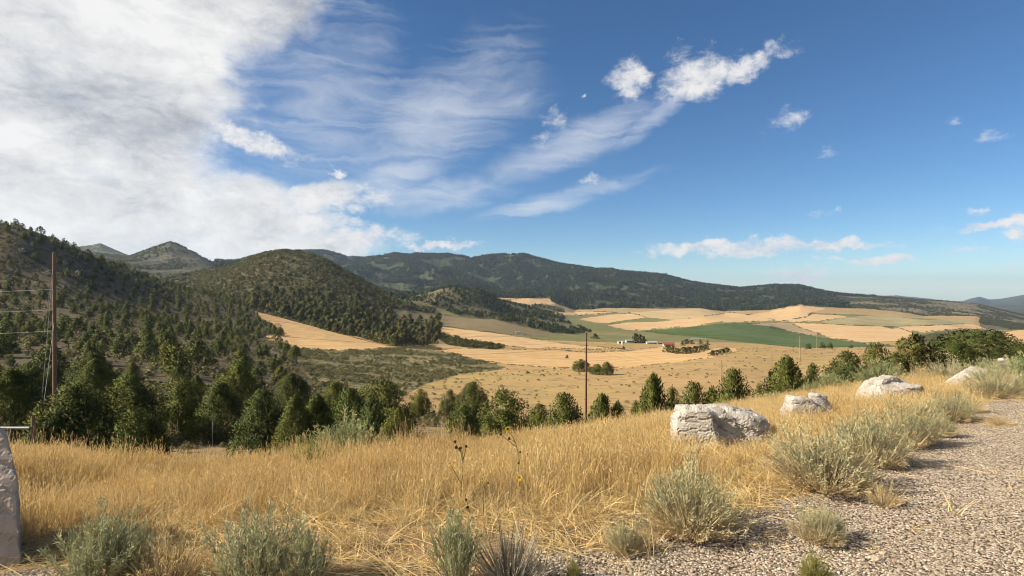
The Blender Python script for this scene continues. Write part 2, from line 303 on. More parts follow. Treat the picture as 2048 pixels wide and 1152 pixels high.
def hit(px, py, d0=2.0, d1=9000, n=3000):
    d = np.exp(np.linspace(math.log(d0), math.log(d1), n)); zt = (576 - py) / F * d; h = Hpd(np.full(n, float(px)), d)
    k = np.argmax(h >= zt) if (h >= zt).any() else n - 1
    return pt(px, float(d[k]))

# ------------------------------------------------------------------ terrain mesh, cut into pieces of country
NROW = [34, 60, 40, 20, 26, 44, 40, 36, 34, 34, 36, 30, 30, 34, 36, 6, 22, 2]
cols = np.concatenate([np.arange(-850, -30, 14.0), np.arange(-30, 2080, 2.3), np.arange(2080, 2860, 14.0)])
nc = len(cols)
uk = np.stack([np.interp(cols, PXG, UK[:, k]) for k in range(K)], 1)
rows = []
for k in range(K - 1):
    for i in range(NROW[k]): rows.append((k, i / NROW[k]))
rows.append((K - 2, 1.0)); nr = len(rows)
U = np.stack([uk[:, k] * (1 - t) + uk[:, k + 1] * t for k, t in rows], 0)      # nr x nc
D = np.exp(U); PX = np.broadcast_to(cols, D.shape)
Zg = Hpd(PX, D); X = (PX - 1024) / F * D
V = np.stack([X, D, Zg], -1).reshape(-1, 3)
ii, jj = np.meshgrid(np.arange(nr - 1), np.arange(nc - 1), indexing='ij')
q = (ii * nc + jj).ravel(); FC = np.stack([q, q + 1, q + nc + 1, q + nc], 1)
cen = V[FC].mean(1); cd = cen[:, 1]; cpx = 1024 + F * cen[:, 0] / cd; cpy = 576 - F * cen[:, 2] / cd
ROWK = np.array([k for k, t in rows])[ii.ravel()]
# edges of fields wander a little
jx = fbm(cen[:, 0], cen[:, 1], 1.0, 1, 5) * 0; wob = cd * 0.0035
wx = cpx + 2.2 * fbm(cen[:, 0] / wob * 0.012, cen[:, 1] / wob * 0.012, 0.5, 2, 61); wy = cpy + 1.0 * fbm(cen[:, 0], cen[:, 1], 25, 3, 71)
def inpoly(x, y, poly):
    r = np.zeros(len(x), bool); n = len(poly)
    for a in range(n):
        x0, y0 = poly[a]; x1, y1 = poly[(a + 1) % n]
        if y0 == y1: continue
        c = ((y0 > y) != (y1 > y)) & (x < (x1 - x0) * (y - y0) / (y1 - y0) + x0); r ^= c
    return r
# gravel edge in plan: bearing -> elevation
GRAV = [(-900, 1190), (-60, 1150), (0, 1118), (60, 1122), (140, 1165), (400, 1190), (900, 1185), (1020, 1150), (1120, 1110), (1250, 1085), (1420, 1050), (1520, 1005), (1640, 975), (1760, 900), (1850, 862), (1930, 815), (2000, 793), (2080, 780), (2400, 775), (2900, 775)]
GP = np.array(GRAV, float)
def gravel_d(px): return 2.0
_gd = np.array([hit(px, py, 1.2, 30).y for px, py in GRAV])
def is_gravel(px, d): return d < np.interp(px, GP[:, 0], _gd)
ZONES = [   # name, polygon in (bearing, elevation), distance range
 ('sagebrush_flat', [(560, 690), (680, 698), (780, 697), (860, 692), (900, 705), (960, 720), (1012, 735), (985, 742), (920, 748), (850, 768), (790, 800), (720, 815), (650, 790), (610, 745), (590, 712)], 100, 420),
 ('wheat_field_a', [(508, 622), (560, 634), (640, 657), (720, 679), (782, 694), (740, 699), (680, 701), (600, 698), (545, 684), (525, 672), (575, 668), (560, 650), (525, 640)], 200, 520),
 ('wheat_field_b', [(812, 651), (850, 653), (900, 655), (960, 663), (1010, 669), (1060, 677), (1130, 688), (1190, 694), (1245, 698), (1180, 699.5), (1090, 696), (1040, 695), (1000, 690), (940, 681), (880, 668), (850, 660)], 280, 700),
 ('scrub_strip', [(845, 659), (890, 669), (940, 682), (1000, 691), (1012, 695), (990, 699), (930, 694), (895, 689), (868, 674)], 280, 600),
 ('dirt_track', [(822, 652), (846, 661), (870, 676), (898, 691), (905, 695), (885, 696), (872, 685), (850, 671), (828, 657)], 280, 600),
 ('wheat_field_c', [(868, 701), (930, 697), (1024, 700), (1100, 700), (1180, 706), (1260, 702), (1330, 693), (1334, 704), (1360, 707), (1400, 705), (1430, 697), (1470, 696), (1475, 701), (1440, 712), (1400, 718), (1330, 728), (1250, 735), (1180, 738), (1090, 735), (1010, 729), (950, 718), (900, 706)], 180, 620),
 ('fallow_field', [(784, 616), (830, 621), (880, 629), (930, 636), (985, 638), (1040, 652), (1110, 668), (1060, 671), (1000, 667), (900, 654), (815, 650), (795, 640)], 380, 900),
 ('wheat_field_k', [(986, 594), (1008, 601), (1030, 599), (1075, 595), (1100, 596), (1104, 604), (1112, 607), (1080, 610), (1050, 611), (1025, 607)], 1100, 1990),
 ('wheat_field_l', [(1100, 625), (1160, 624), (1215, 624), (1235, 627), (1150, 630), (1110, 629)], 1000, 2100),
 ('tan_knoll', [(1205, 622), (1225, 618), (1245, 617), (1262, 622), (1265, 626), (1220, 627)], 1000, 2150),
 ('wheat_field_d', [(1158, 638), (1190, 633), (1225, 629), (1262, 627), (1285, 632), (1290, 636), (1250, 640), (1215, 646), (1190, 645)], 800, 2000),
 ('stubble_hill', [(1262, 625), (1310, 622), (1360, 619), (1405, 617.5), (1430, 624), (1440, 628), (1420, 636), (1360, 640), (1300, 636), (1285, 632)], 900, 2100),
 ('wheat_field_e', [(1215, 650), (1255, 645), (1320, 643), (1380, 637), (1440, 629), (1460, 625), (1490, 629), (1550, 640), (1500, 644), (1440, 645), (1390, 652), (1330, 657), (1270, 661), (1240, 658)], 800, 2000),
 ('wheat_field_f', [(1495, 630), (1540, 623), (1575, 615), (1600, 611), (1625, 613), (1652, 617), (1625, 624), (1612, 634), (1570, 643), (1545, 641), (1520, 635)], 900, 2100),
 ('wheat_field_g', [(1565, 642), (1612, 635), (1622, 628), (1680, 631), (1695, 634), (1650, 641), (1590, 645)], 900, 2000),
 ('tan_pasture', [(1640, 644), (1700, 634), (1745, 631), (1780, 628), (1810, 636), (1850, 640), (1900, 638), (1960, 641), (1930, 647), (1850, 651), (1800, 653), (1720, 651), (1660, 648)], 900, 2100),
 ('fallow_field_b', [(1500, 648), (1560, 645), (1580, 647), (1600, 656), (1640, 669), (1620, 672), (1570, 661)], 800, 1500),
 ('wheat_field_h', [(1580, 646), (1640, 647), (1700, 651), (1760, 653), (1800, 657), (1826, 667), (1815, 690), (1770, 690), (1720, 684), (1660, 677), (1640, 668), (1605, 657)], 700, 1900),
 ('wheat_field_i', [(1770, 655), (1810, 653), (1870, 651), (1930, 648), (1950, 650), (1975, 659), (1900, 660), (1870, 662), (1850, 665), (1815, 662)], 800, 2100),
 ('alfalfa_field', [(1278, 662), (1340, 659), (1400, 652), (1450, 647), (1490, 646.5), (1540, 653), (1600, 668), (1660, 678), (1730, 688), (1820, 693), (1900, 697), (1760, 699), (1650, 698), (1580, 694), (1500, 686), (1440, 679), (1380, 673), (1320, 667)], 420, 1300),
 ('wheat_field_j', [(1998, 666), (2048, 658), (2300, 652), (2300, 700), (2035, 692)], 300, 1500),
 ('scrub_knoll', [(1862, 668), (1890, 661), (1960, 662), (2000, 668), (2000, 692), (1860, 694), (1815, 684), (1830, 672)], 420, 1500),
]
zone = np.full(len(FC), -1, int); ZN = []
def zset(mask, name):
    if name not in ZN: ZN.append(name)
    zone[mask] = ZN.index(name)
L_at = lambda k: np.interp(cpx, PXG, DK[:, k])
edge8 = L_at(8) + 25 * fbm(cen[:, 0], cen[:, 1], 60, 2, 81)
zset(np.ones(len(FC), bool), 'meadow')
zset((cd < L_at(3) * 1.1), 'grassy_slope')
zset((cd < 56 + 8 * fbm(cen[:, 0], cen[:, 1], 9, 2, 92)) & (cpx > 200) & (cpx < 900), 'grassy_slope')
zset(cd < L_at(2) * 1.03, 'ground')
lb = np.interp(cpy, [560, 600, 640, 700, 760, 820, 900], [470, 500, 530, 600, 660, 820, 850]) + 40 * fbm(cen[:, 0], cen[:, 1], 30, 2, 91)
zset((cd > np.where((cpx > 200) & (cpx < 900), 56 + 8 * fbm(cen[:, 0], cen[:, 1], 9, 2, 92), L_at(3) * 1.1)) & (cd < L_at(8) * 1.18) & (cpx < np.interp(cd, [25, 45, 80, 120, 200, 300, 420, 500], [1000, 900, 800, 720, 610, 560, 520, 430])), 'hillside')
zset((cd >= edge8) & (cpx > 780) & (cd < L_at(11) * 1.1), 'pasture')
zset((cd >= L_at(8) * 1.02) & (cpx <= 870) & (cd < L_at(10) * 1.18) & (cpx > np.interp(cd, [350, 500, 900], [260, 380, 380])), 'hill')
zset((cd >= L_at(10) * 0.9) & (cpx > 780) & (cpx < 1130) & (cd < L_at(11) * 1.25) & (cpy < np.interp(cpx, [780, 900, 1000, 1060, 1130], [614, 617, 640, 646, 640])), 'knoll')
zset((cd >= L_at(9) * 0.8) & (cpx > 890) & (cpx < 1190) & (cd < L_at(11)) & inpoly(cpx, cpy, [(890, 622), (930, 606), (1000, 608), (1060, 622), (1120, 640), (1160, 654), (1185, 664), (1150, 669), (1100, 666), (1040, 650), (985, 638), (930, 636)]), 'knoll')
zset((cd >= L_at(8) * 1.15) & (cpx < 480) & (cd < L_at(13)) & (zone != ZN.index('hill')), 'rocky_peak')
zset((cd >= L_at(12) * 1.02) & (cpx > 430), 'mountain_ridge')
zset((cd >= L_at(12) * 1.02) & (cpx > 1690 - (cpy - 600) * 1.2 + 170 * fbm(cen[:, 0], cen[:, 1], 260, 4, 77)), 'brown_hill')
zset((cd >= L_at(13) * 0.98) & (cpx <= 430), 'mountain_peak')
zset((cd >= L_at(11) * 1.1) & (cd < L_at(12) * 1.02) & (cpx > 430) & (cpx < 990), 'mountain_ridge')
zset((cd >= L_at(11)) & (cpx > 1960) & (cd < 3000), 'brown_hill')
zset((cd > L_at(14) * 1.2), 'far_mountains')
for nm, poly, d0, d1 in ZONES:
    zset(inpoly(wx, wy, poly) & (cd > d0) & (cd < d1), nm)
jg = 0.12 * fbm(cen[:, 0], cen[:, 1], 0.7, 3, 95)
zset(is_gravel(cpx, cd * (1 + jg)) & (cd < 25), 'gravel_pullout')
def zone_of(px, d, py=None):
    pass

# ------------------------------------------------------------------ materials
def new_mat(name):
    m = bpy.data.materials.new(name); m.use_nodes = True; m.node_tree.nodes.clear(); return m, NT(m.node_tree)
def finish(n, color, rough=0.9, bump=None, bstr=0.3, bdist=0.05, spec=0.2, transl=None):
    b = n.n.new('ShaderNodeBsdfPrincipled'); n.put(b.inputs['Base Color'], color if isinstance(color, bpy.types.NodeSocket) else (*color, 1))
    n.put(b.inputs['Roughness'], rough); b.inputs['Specular IOR Level'].default_value = spec
    if bump is not None:
        bp = n.n.new('ShaderNodeBump'); bp.inputs['Strength'].default_value = bstr; bp.inputs['Distance'].default_value = bdist
        n.link(bump, bp.inputs['Height']); n.link(bp.outputs[0], b.inputs['Normal'])
    o = n.n.new('ShaderNodeOutputMaterial'); sh = b.outputs[0]
    if transl:
        t = n.n.new('ShaderNodeBsdfTranslucent'); n.put(t.inputs[0], color if isinstance(color, bpy.types.NodeSocket) else (*color, 1))
        mx = n.n.new('ShaderNodeMixShader'); mx.inputs[0].default_value = transl
        n.link(sh, mx.inputs[1]); n.link(t.outputs[0], mx.inputs[2]); sh = mx.outputs[0]
    n.link(sh, o.inputs[0]); return b
def geo_pos(n): return n.n.new('ShaderNodeNewGeometry').outputs['Position']

def land(name, base, alt, spot=None, sizes=(60, 8), spot_size=3.0, spot_cover=0.5, bump_size=2.0, bump=0.3, bdist=0.5, stripes=None, alt2=None, spread=(0.38, 0.64)):
    m, n = new_mat(name); p = geo_pos(n)
    p = n.vmath('MULTIPLY', p, (1, 1, 0.6))
    a, _ = n.noise(p, 1.0 / sizes[0], 5, 0.6, 0.3); b, _ = n.noise(p, 1.0 / sizes[1], 5, 0.65)
    c = n.mix(n.mrange(a, spread[0], spread[1]), base, alt)
    if alt2: c = n.mix(n.math('MULTIPLY', n.mrange(n.noise(p, 0.45 / sizes[0], 6, 0.62, 0.6)[0], 0.5, 0.62), 0.85), c, alt2)
    c = n.mix(n.mrange(b, 0.3, 0.75, 0.0, 0.55), c, n.mix(0.5, alt, base, 'MULTIPLY'))
    if stripes:
        ang, wl, st, colr = stripes
        wv = n.n.new('ShaderNodeTexWave'); wv.wave_type = 'BANDS'
        n.link(n.mapping(p, rot=(0, 0, R(ang))), wv.inputs['Vector']); wv.inputs['Scale'].default_value = 0.314 / wl
        wv.inputs['Distortion'].default_value = 3.2; wv.inputs['Detail'].default_value = 4; wv.inputs['Detail Scale'].default_value = 0.5
        wv.inputs['Detail Roughness'].default_value = 0.62
        k, _ = n.noise(p, 1 / 35.0, 4, 0.6)
        c = n.mix(n.math('MULTIPLY', n.math('MULTIPLY', n.mrange(wv.outputs['Fac'], 0.55, 0.95), st), n.mrange(k, 0.4, 0.62)), c, colr)
    if spot is not None:
        v, vc = n.voro(p, 1.0 / spot_size); k, _ = n.noise(p, 1.0 / (spot_size * 6), 4, 0.6)
        f = n.mrange(v, 0.62, 0.35); f = n.math('MULTIPLY', f, n.mrange(k, 0.62 - 0.3 * spot_cover, 0.75 - 0.4 * spot_cover))
        c = n.mix(f, c, spot)
    h, _ = n.noise(p, 1.0 / bump_size, 6, 0.65)
    finish(n, c, 0.95, h, bump, bdist, 0.05)
    return m

WHEAT = dict(sizes=(90, 7), bump_size=1.2, bump=0.25, bdist=0.3)
def wheat(name, tone, ang, wl=5.0, st=0.5):
    return land(name, tone, tuple(x * 0.9 for x in tone), stripes=(ang, wl, st, (tone[0] * .66, tone[1] * .6, tone[2] * .52)), **WHEAT)
W1 = (0.52, 0.345, 0.165); W2 = (0.53, 0.36, 0.185); W3 = (0.52, 0.36, 0.18)
M = {}
M['ground'] = land('dry_soil', (0.21, 0.14, 0.075), (0.30, 0.205, 0.105), (0.10, 0.07, 0.04), (1.4, 0.16), 0.1, 0.5, 0.05, 0.8, 0.02)
M['grassy_slope'] = land('slope_soil', (0.30, 0.21, 0.105), (0.22, 0.16, 0.085), (0.12, 0.11, 0.06), (5, 0.8), 0.7, 0.5, 0.3, 0.6, 0.1)
M['hillside'] = land('stony_hillside', (0.112, 0.082, 0.05), (0.15, 0.11, 0.07), (0.09, 0.085, 0.048), (26, 4), 1.6, 0.75, 1.0, 0.9, 0.5, alt2=(0.20, 0.17, 0.13))
M['sagebrush_flat'] = land('sage_soil', (0.26, 0.20, 0.10), (0.185, 0.155, 0.08), (0.085, 0.085, 0.045), (22, 5), 1.8, 0.9, 1.0, 0.8, 0.4, alt2=(0.34, 0.265, 0.125))
M['meadow'] = land('dry_meadow', (0.38, 0.255, 0.118), (0.33, 0.225, 0.105), (0.20, 0.15, 0.07), (40, 4), 2.4, 0.35, 1.0, 0.6, 0.25, alt2=(0.36, 0.265, 0.10))
M['pasture'] = land('pasture_grass', (0.20, 0.178, 0.078), (0.155, 0.152, 0.062), None, (60, 9), bump_size=3, alt2=(0.25, 0.20, 0.095), stripes=(70, 16, 0.4, (0.10, 0.11, 0.042)))
M['hill'] = land('brush_hill', (0.135, 0.11, 0.065), (0.105, 0.09, 0.054), (0.06, 0.064, 0.034), (55, 9), 4.0, 0.9, 4, 0.9, 1.5, alt2=(0.16, 0.125, 0.075))
M['knoll'] = land('brush_knoll', (0.20, 0.16, 0.09), (0.15, 0.125, 0.068), (0.06, 0.066, 0.032), (45, 9), 4.0, 0.8, 4, 0.9, 1.5, alt2=(0.22, 0.165, 0.10))
M['rocky_peak'] = land('rocky_peak', (0.10, 0.09, 0.062), (0.07, 0.068, 0.044), (0.04, 0.045, 0.028), (80, 16), 9.0, 0.7, 10, 0.9, 5, alt2=(0.14, 0.125, 0.09))
M['mountain_peak'] = land('grey_peak', (0.11, 0.105, 0.07), (0.055, 0.065, 0.04), (0.04, 0.05, 0.03), (150, 30), 14.0, 0.7, 14, 0.9, 6, alt2=(0.17, 0.15, 0.105))
M['mountain_ridge'] = land('forest_floor', (0.075, 0.078, 0.040), (0.055, 0.062, 0.032), (0.036, 0.046, 0.023), (220, 40), 14.0, 0.8, 16, 0.9, 8, alt2=(0.105, 0.098, 0.056), spread=(0.35, 0.6))
M['brown_hill'] = land('brown_scrub_hill', (0.235, 0.175, 0.105), (0.155, 0.13, 0.075), (0.06, 0.064, 0.034), (120, 30), 10.0, 0.75, 12, 0.9, 5, alt2=(0.125, 0.118, 0.066))
M['far_mountains'] = land('far_mountains', (0.085, 0.085, 0.055), (0.05, 0.055, 0.035), None, (500, 120), bump_size=200, bump=0.8, bdist=40)
M['fallow_field'] = land('fallow_field', (0.225, 0.17, 0.095), (0.19, 0.15, 0.08), None, (60, 12), alt2=(0.165, 0.14, 0.07), stripes=(65, 9, 0.25, (0.15, 0.12, 0.06)))
M['fallow_field_b'] = land('pale_fallow', (0.34, 0.255, 0.15), (0.29, 0.22, 0.125), None, (90, 20))
M['stubble_hill'] = land('stubble_hill', (0.40, 0.30, 0.155), (0.47, 0.335, 0.175), None, (110, 18), alt2=(0.31, 0.245, 0.12))
M['tan_knoll'] = land('tan_knoll', (0.33, 0.26, 0.14), (0.28, 0.225, 0.12), None, (80, 12))
M['tan_pasture'] = land('tan_pasture', (0.36, 0.29, 0.15), (0.29, 0.245, 0.12), None, (120, 20), alt2=(0.24, 0.215, 0.105))
M['alfalfa_field'] = land('alfalfa', (0.062, 0.092, 0.026), (0.085, 0.112, 0.036), None, (120, 18), stripes=(82, 22, 0.6, (0.115, 0.145, 0.062)), alt2=(0.095, 0.125, 0.058))
M['scrub_strip'] = land('scrub_strip', (0.16, 0.13, 0.065), (0.115, 0.10, 0.05), (0.06, 0.065, 0.03), (14, 4), 2.0, 0.9, 1.2, 0.8, 0.5)
M['scrub_knoll'] = land('scrub_knoll', (0.16, 0.14, 0.075), (0.12, 0.112, 0.058), (0.07, 0.075, 0.038), (40, 8), 5.0, 0.8, 3, 0.8, 1.5)
M['dirt_track'] = land('dirt_track', (0.40, 0.28, 0.165), (0.35, 0.245, 0.14), None, (20, 3))
for k, (t, a) in dict(a=(W1, 40), b=(W2, 70), c=(W1, 75), d=(W2, 60), e=(W2, 65), f=(W2, 60), g=(W2, 60), h=(W2, 70), i=(W2, 80), j=(W1, 70), k=(W2, 60), l=(W2, 70)).items():
    M['wheat_field_' + k] = wheat('wheat_stubble_' + k, t, a, {'a': 8.0, 'b': 13.0, 'c': 13.0}.get(k, 32.0), 0.8 if k in 'abc' else 0.4)
# gravel: chips of tan, grey, white and dark stone
m, n = new_mat('gravel'); p = geo_pos(n)
v1, c1 = n.voro(p, 46.0); v2, c2 = n.voro(p, 120.0)
sx = n.n.new('ShaderNodeSeparateColor'); n.link(c1, sx.inputs[0])
stone = n.ramp(sx.outputs[0], [(0.0, (0.15, 0.11, 0.08)), (0.25, (0.30, 0.235, 0.17)), (0.55, (0.43, 0.34, 0.25)), (0.8, (0.53, 0.44, 0.335)), (1.0, (0.60, 0.54, 0.45))])
big, _ = n.noise(p, 1.1, 5, 0.65)
stone = n.mix(n.mrange(big, 0.35, 0.7, 0.0, 0.45), stone, (0.48, 0.365, 0.245))
stone = n.mix(n.mrange(v1, 0.42, 0.68), stone, (0.09, 0.065, 0.042))  # shade in the gaps between chips, painted into the colour
finish(n, stone, 0.9, n.math('ADD', n.math('MULTIPLY', v1, -1.0), n.math('MULTIPLY', v2, -0.3)), 1.0, 0.012, 0.15)
M['gravel_pullout'] = m

LAND_META = {
 'ground': ('ground', 'dry soil and straw litter under the golden foreground grass', 'ground'),
 'grassy_slope': ('slope', 'steep bank dropping away behind the golden grass', 'slope'),
 'hillside': ('hillside', 'stony brown hillside at left dotted with junipers', 'hillside'),
 'sagebrush_flat': ('sagebrush_flat', 'sage covered flat below the left wheat field', 'scrubland'),
 'meadow': ('meadow', 'pale tan dry meadow on the valley floor behind the junipers', 'meadow'),
 'pasture': ('pasture', 'olive green pasture around the farmstead', 'pasture'),
 'hill': ('hill', 'rounded dark brush covered hill above the left wheat field', 'hill'),
 'knoll': ('hill', 'small wooded knoll in front of the forested ridge', 'hill'),
 'rocky_peak': ('mountain', 'pointed rocky grey mountain behind the left hillside', 'mountain'),
 'mountain_peak': ('mountain', 'twin topped dark mountain at far left', 'mountain'),
 'mountain_ridge': ('mountain_ridge', 'long dark forested ridge across the middle of the horizon', 'mountain'),
 'brown_hill': ('hill', 'brown scrub hill on the right horizon', 'hill'),
 'far_mountains': ('far_mountains', 'faint blue mountains farthest away at right', 'mountain'),
 'gravel_pullout': ('gravel_road', 'tan gravel roadside pullout in the right foreground', 'gravel'),
 'fallow_field': ('fallow_field', 'grey brown fallow field below the wooded knoll', 'field'),
 'fallow_field_b': ('fallow_field', 'pale fallow strip above the green alfalfa', 'field'),
 'stubble_hill': ('stubble_field', 'pale stubble covered rise below the forested ridge', 'field'),
 'tan_knoll': ('knoll', 'tiny tan knoll at the foot of the forested ridge', 'knoll'),
 'tan_pasture': ('pasture', 'tan pasture below the brown hill at right', 'pasture'),
 'alfalfa_field': ('alfalfa_field', 'deep green irrigated field in the right middle distance', 'field'),
 'scrub_strip': ('scrubland', 'dark wedge of scrub beside the dirt track', 'scrubland'),
 'scrub_knoll': ('scrubland', 'grey green scrub knoll behind the right junipers', 'scrubland'),
 'dirt_track': ('dirt_track', 'pale dirt track running down between wheat fields', 'track'),
 'wheat_field_a': ('wheat_field', 'golden cut wheat field beside the dark grove at left', 'field'),
 'wheat_field_b': ('wheat_field', 'long golden wheat strip below the grey fallow field', 'field'),
 'wheat_field_c': ('wheat_field', 'wide golden wheat field with mown swaths behind the tall centre pole', 'field'),
 'wheat_field_d': ('wheat_field', 'golden field left of the stubble covered rise', 'field'),
 'wheat_field_e': ('wheat_field', 'golden band directly above the green alfalfa', 'field'),
 'wheat_field_f': ('wheat_field', 'golden hilltop field reaching up to the forest at right', 'field'),
 'wheat_field_g': ('wheat_field', 'narrow golden strip below the hilltop field', 'field'),
 'wheat_field_h': ('wheat_field', 'largest bright wheat field right of the green alfalfa', 'field'),
 'wheat_field_i': ('wheat_field', 'golden wedge field above the scrub knoll at right', 'field'),
 'wheat_field_j': ('wheat_field', 'golden field at the right edge behind the dome shaped juniper', 'field'),
 'wheat_field_k': ('wheat_field', 'small golden field tucked under the forested ridge', 'field'),
 'wheat_field_l': ('wheat_field', 'thin pale strip of wheat at the forest foot', 'field'),
}
for zi, zn in enumerate(ZN):
    f = FC[zone == zi]
    if len(f) == 0: continue
    u, inv = np.unique(f, return_inverse=True)
    nm, lab, cat = LAND_META[zn]
    o = link(nm, mesh_np(nm, V[u], inv.reshape(f.shape), True, [M[zn]])); tag(o, lab, cat, None, 'structure')
# the pullout carries on behind and beside the camera
gx, gy = np.meshgrid(np.linspace(-14, 14, 40), np.linspace(-14, 0.8, 24)); gz = -1.62 + 0.02 * fbm(gx, gy, 1.5, 3, 31) - 0.008 * np.clip(-gx, -4, 9)
gz[-1] = np.interp(gx[-1], np.sort(X[0]), Zg[0][np.argsort(X[0])]) 
k = np.arange(23 * 39); r_, c_ = k // 39, k % 39; a_ = r_ * 40 + c_
o = link('gravel_road', mesh_np('gravel_road', np.stack([gx, gy, gz], -1).reshape(-1, 3), np.stack([a_, a_ + 1, a_ + 41, a_ + 40], 1), True, [M['gravel_pullout']]))
tag(o, 'gravel pullout continuing under and behind the viewer', 'gravel', None, 'structure')

# the near ground also carries on past both sides of the surveyed fan
for edge, sg_, mt, nm, lab, cat in ((-1, 1, 'gravel_pullout', 'gravel_road', 'gravel pullout continuing beyond the right edge of the view', 'gravel'), (0, -1, 'ground', 'ground', 'dry ground continuing beyond the left edge of the view', 'ground')):
    rr = np.nonzero(D[:, 0] < 30)[0]; ws = np.array([0, 0.5, 1.5, 4, 9, 18, 32.0]); ex = X[rr, edge]; ey = D[rr, edge]; ez = Zg[rr, edge]
    gv = np.stack([ex[:, None] + sg_ * ws, np.broadcast_to(ey[:, None], (len(rr), 7)), np.broadcast_to(ez[:, None], (len(rr), 7))], -1).reshape(-1, 3)
    k = np.arange((len(rr) - 1) * 6); r_, c_ = k // 6, k % 6; a_ = r_ * 7 + c_; fq = np.stack([a_, a_ + 1, a_ + 8, a_ + 7], 1)
    o = link(nm, mesh_np(nm, gv, fq if sg_ > 0 else fq[:, ::-1], True, [M[mt]])); tag(o, lab, cat, None, 'structure')

# ------------------------------------------------------------------ scattering
e1 = V[FC[:, 2]] - V[FC[:, 0]]; e2 = V[FC[:, 3]] - V[FC[:, 1]]
FAREA = 0.5 * np.linalg.norm(np.cross(e1, e2), axis=1)
# visible test per face: running maximum of elevation along each bearing
EL = (Zg / D); run = np.maximum.accumulate(EL, 0)
VISF = (EL[1:, :-1] >= run[:-1, :-1] - 0.004).ravel()
def scatter(zones, n=None, spacing=None, mask=None, vis=True):
    zi = [ZN.index(z) for z in ([zones] if isinstance(zones, str) else zones)]
    mk = np.isin(zone, zi) & (cpx > -60) & (cpx < 2110)
    if vis: mk &= VISF
    if mask is not None: mk &= mask
    idx = np.nonzero(mk)[0]
    if len(idx) == 0: return np.zeros((0, 3))
    A = FAREA[idx]
    if n is None: n = int(A.sum() / spacing ** 2)
    ch = rng.choice(idx, n, p=A / A.sum()); a = rng.random(n)[:, None]; b = rng.random(n)[:, None]
    q = V[FC[ch]]
    return (q[:, 0] * (1 - a) + q[:, 1] * a) * (1 - b) + (q[:, 3] * (1 - a) + q[:, 2] * a) * b
def thin(P, gap):
    """drop points closer than gap (array or scalar) to an accepted one"""
    keep = []; cell = {}; g = np.broadcast_to(gap, len(P)); G = float(np.max(g))
    for i in range(len(P)):
        x, y = P[i, 0], P[i, 1]; cx, cy = int(x // G), int(y // G); ok = True
        for ax in (-1, 0, 1):
            for ay in (-1, 0, 1):
                for j in cell.get((cx + ax, cy + ay), ()):
                    if (P[j, 0] - x) ** 2 + (P[j, 1] - y) ** 2 < g[i] ** 2: ok = False; break
                if not ok: break
            if not ok: break
        if ok: keep.append(i); cell.setdefault((cx, cy), []).append(i)
    return np.array(keep, int)

def library(name, meshes):
    """unlinked collection of source meshes for instancing"""
    c = bpy.data.collections.new(name)
    for i, me in enumerate(meshes):
        o = bpy.data.objects.new('%s_%02d' % (name, i), me); c.objects.link(o)
    return c
def instance_stuff(name, P, scl, rot, idx, lib, label, cat, extra=None):
    me = bpy.data.meshes.new(name); me.vertices.add(len(P)); me.vertices.foreach_set('co', np.asarray(P, np.float32).ravel())
    def att(nm, typ, val, key):
        a = me.attributes.new(nm, typ, 'POINT'); a.data.foreach_set(key, np.ascontiguousarray(val).ravel())
    att('i_scale', 'FLOAT_VECTOR', np.asarray(scl, np.float32), 'vector'); att('i_rot', 'FLOAT_VECTOR', np.asarray(rot, np.float32), 'vector')
    att('i_idx', 'INT', np.asarray(idx, np.int32), 'value')
    o = link(name, me); tag(o, label, cat, None, 'stuff')
    g = bpy.data.node_groups.new(name + '_scatter', 'GeometryNodeTree')
    g.interface.new_socket('Geometry', in_out='INPUT', socket_type='NodeSocketGeometry'); g.interface.new_socket('Geometry', in_out='OUTPUT', socket_type='NodeSocketGeometry')
    gi = g.nodes.new('NodeGroupInput'); go = g.nodes.new('NodeGroupOutput'); ip = g.nodes.new('GeometryNodeInstanceOnPoints')
    ci = g.nodes.new('GeometryNodeCollectionInfo'); ci.inputs['Collection'].default_value = lib; ci.inputs['Separate Children'].default_value = True; ci.inputs['Reset Children'].default_value = True
    def na(nm, typ):
        x = g.nodes.new('GeometryNodeInputNamedAttribute'); x.data_type = typ; x.inputs['Name'].default_value = nm; return x.outputs['Attribute']
    g.links.new(gi.outputs[0], ip.inputs['Points']); g.links.new(ci.outputs[0], ip.inputs['Instance']); ip.inputs['Pick Instance'].default_value = True
    g.links.new(na('i_idx', 'INT'), ip.inputs['Instance Index']); g.links.new(na('i_rot', 'FLOAT_VECTOR'), ip.inputs['Rotation']); g.links.new(na('i_scale', 'FLOAT_VECTOR'), ip.inputs['Scale'])
    g.links.new(ip.outputs[0], go.inputs[0])
    md = o.modifiers.new('scatter', 'NODES'); md.node_group = g
    return o
def zrot(n, tilt=0.0):
    return np.stack([rng.normal(0, tilt, n) if tilt else np.zeros(n), rng.normal(0, tilt, n) if tilt else np.zeros(n), rng.uniform(0, 2 * math.pi, n)], 1)

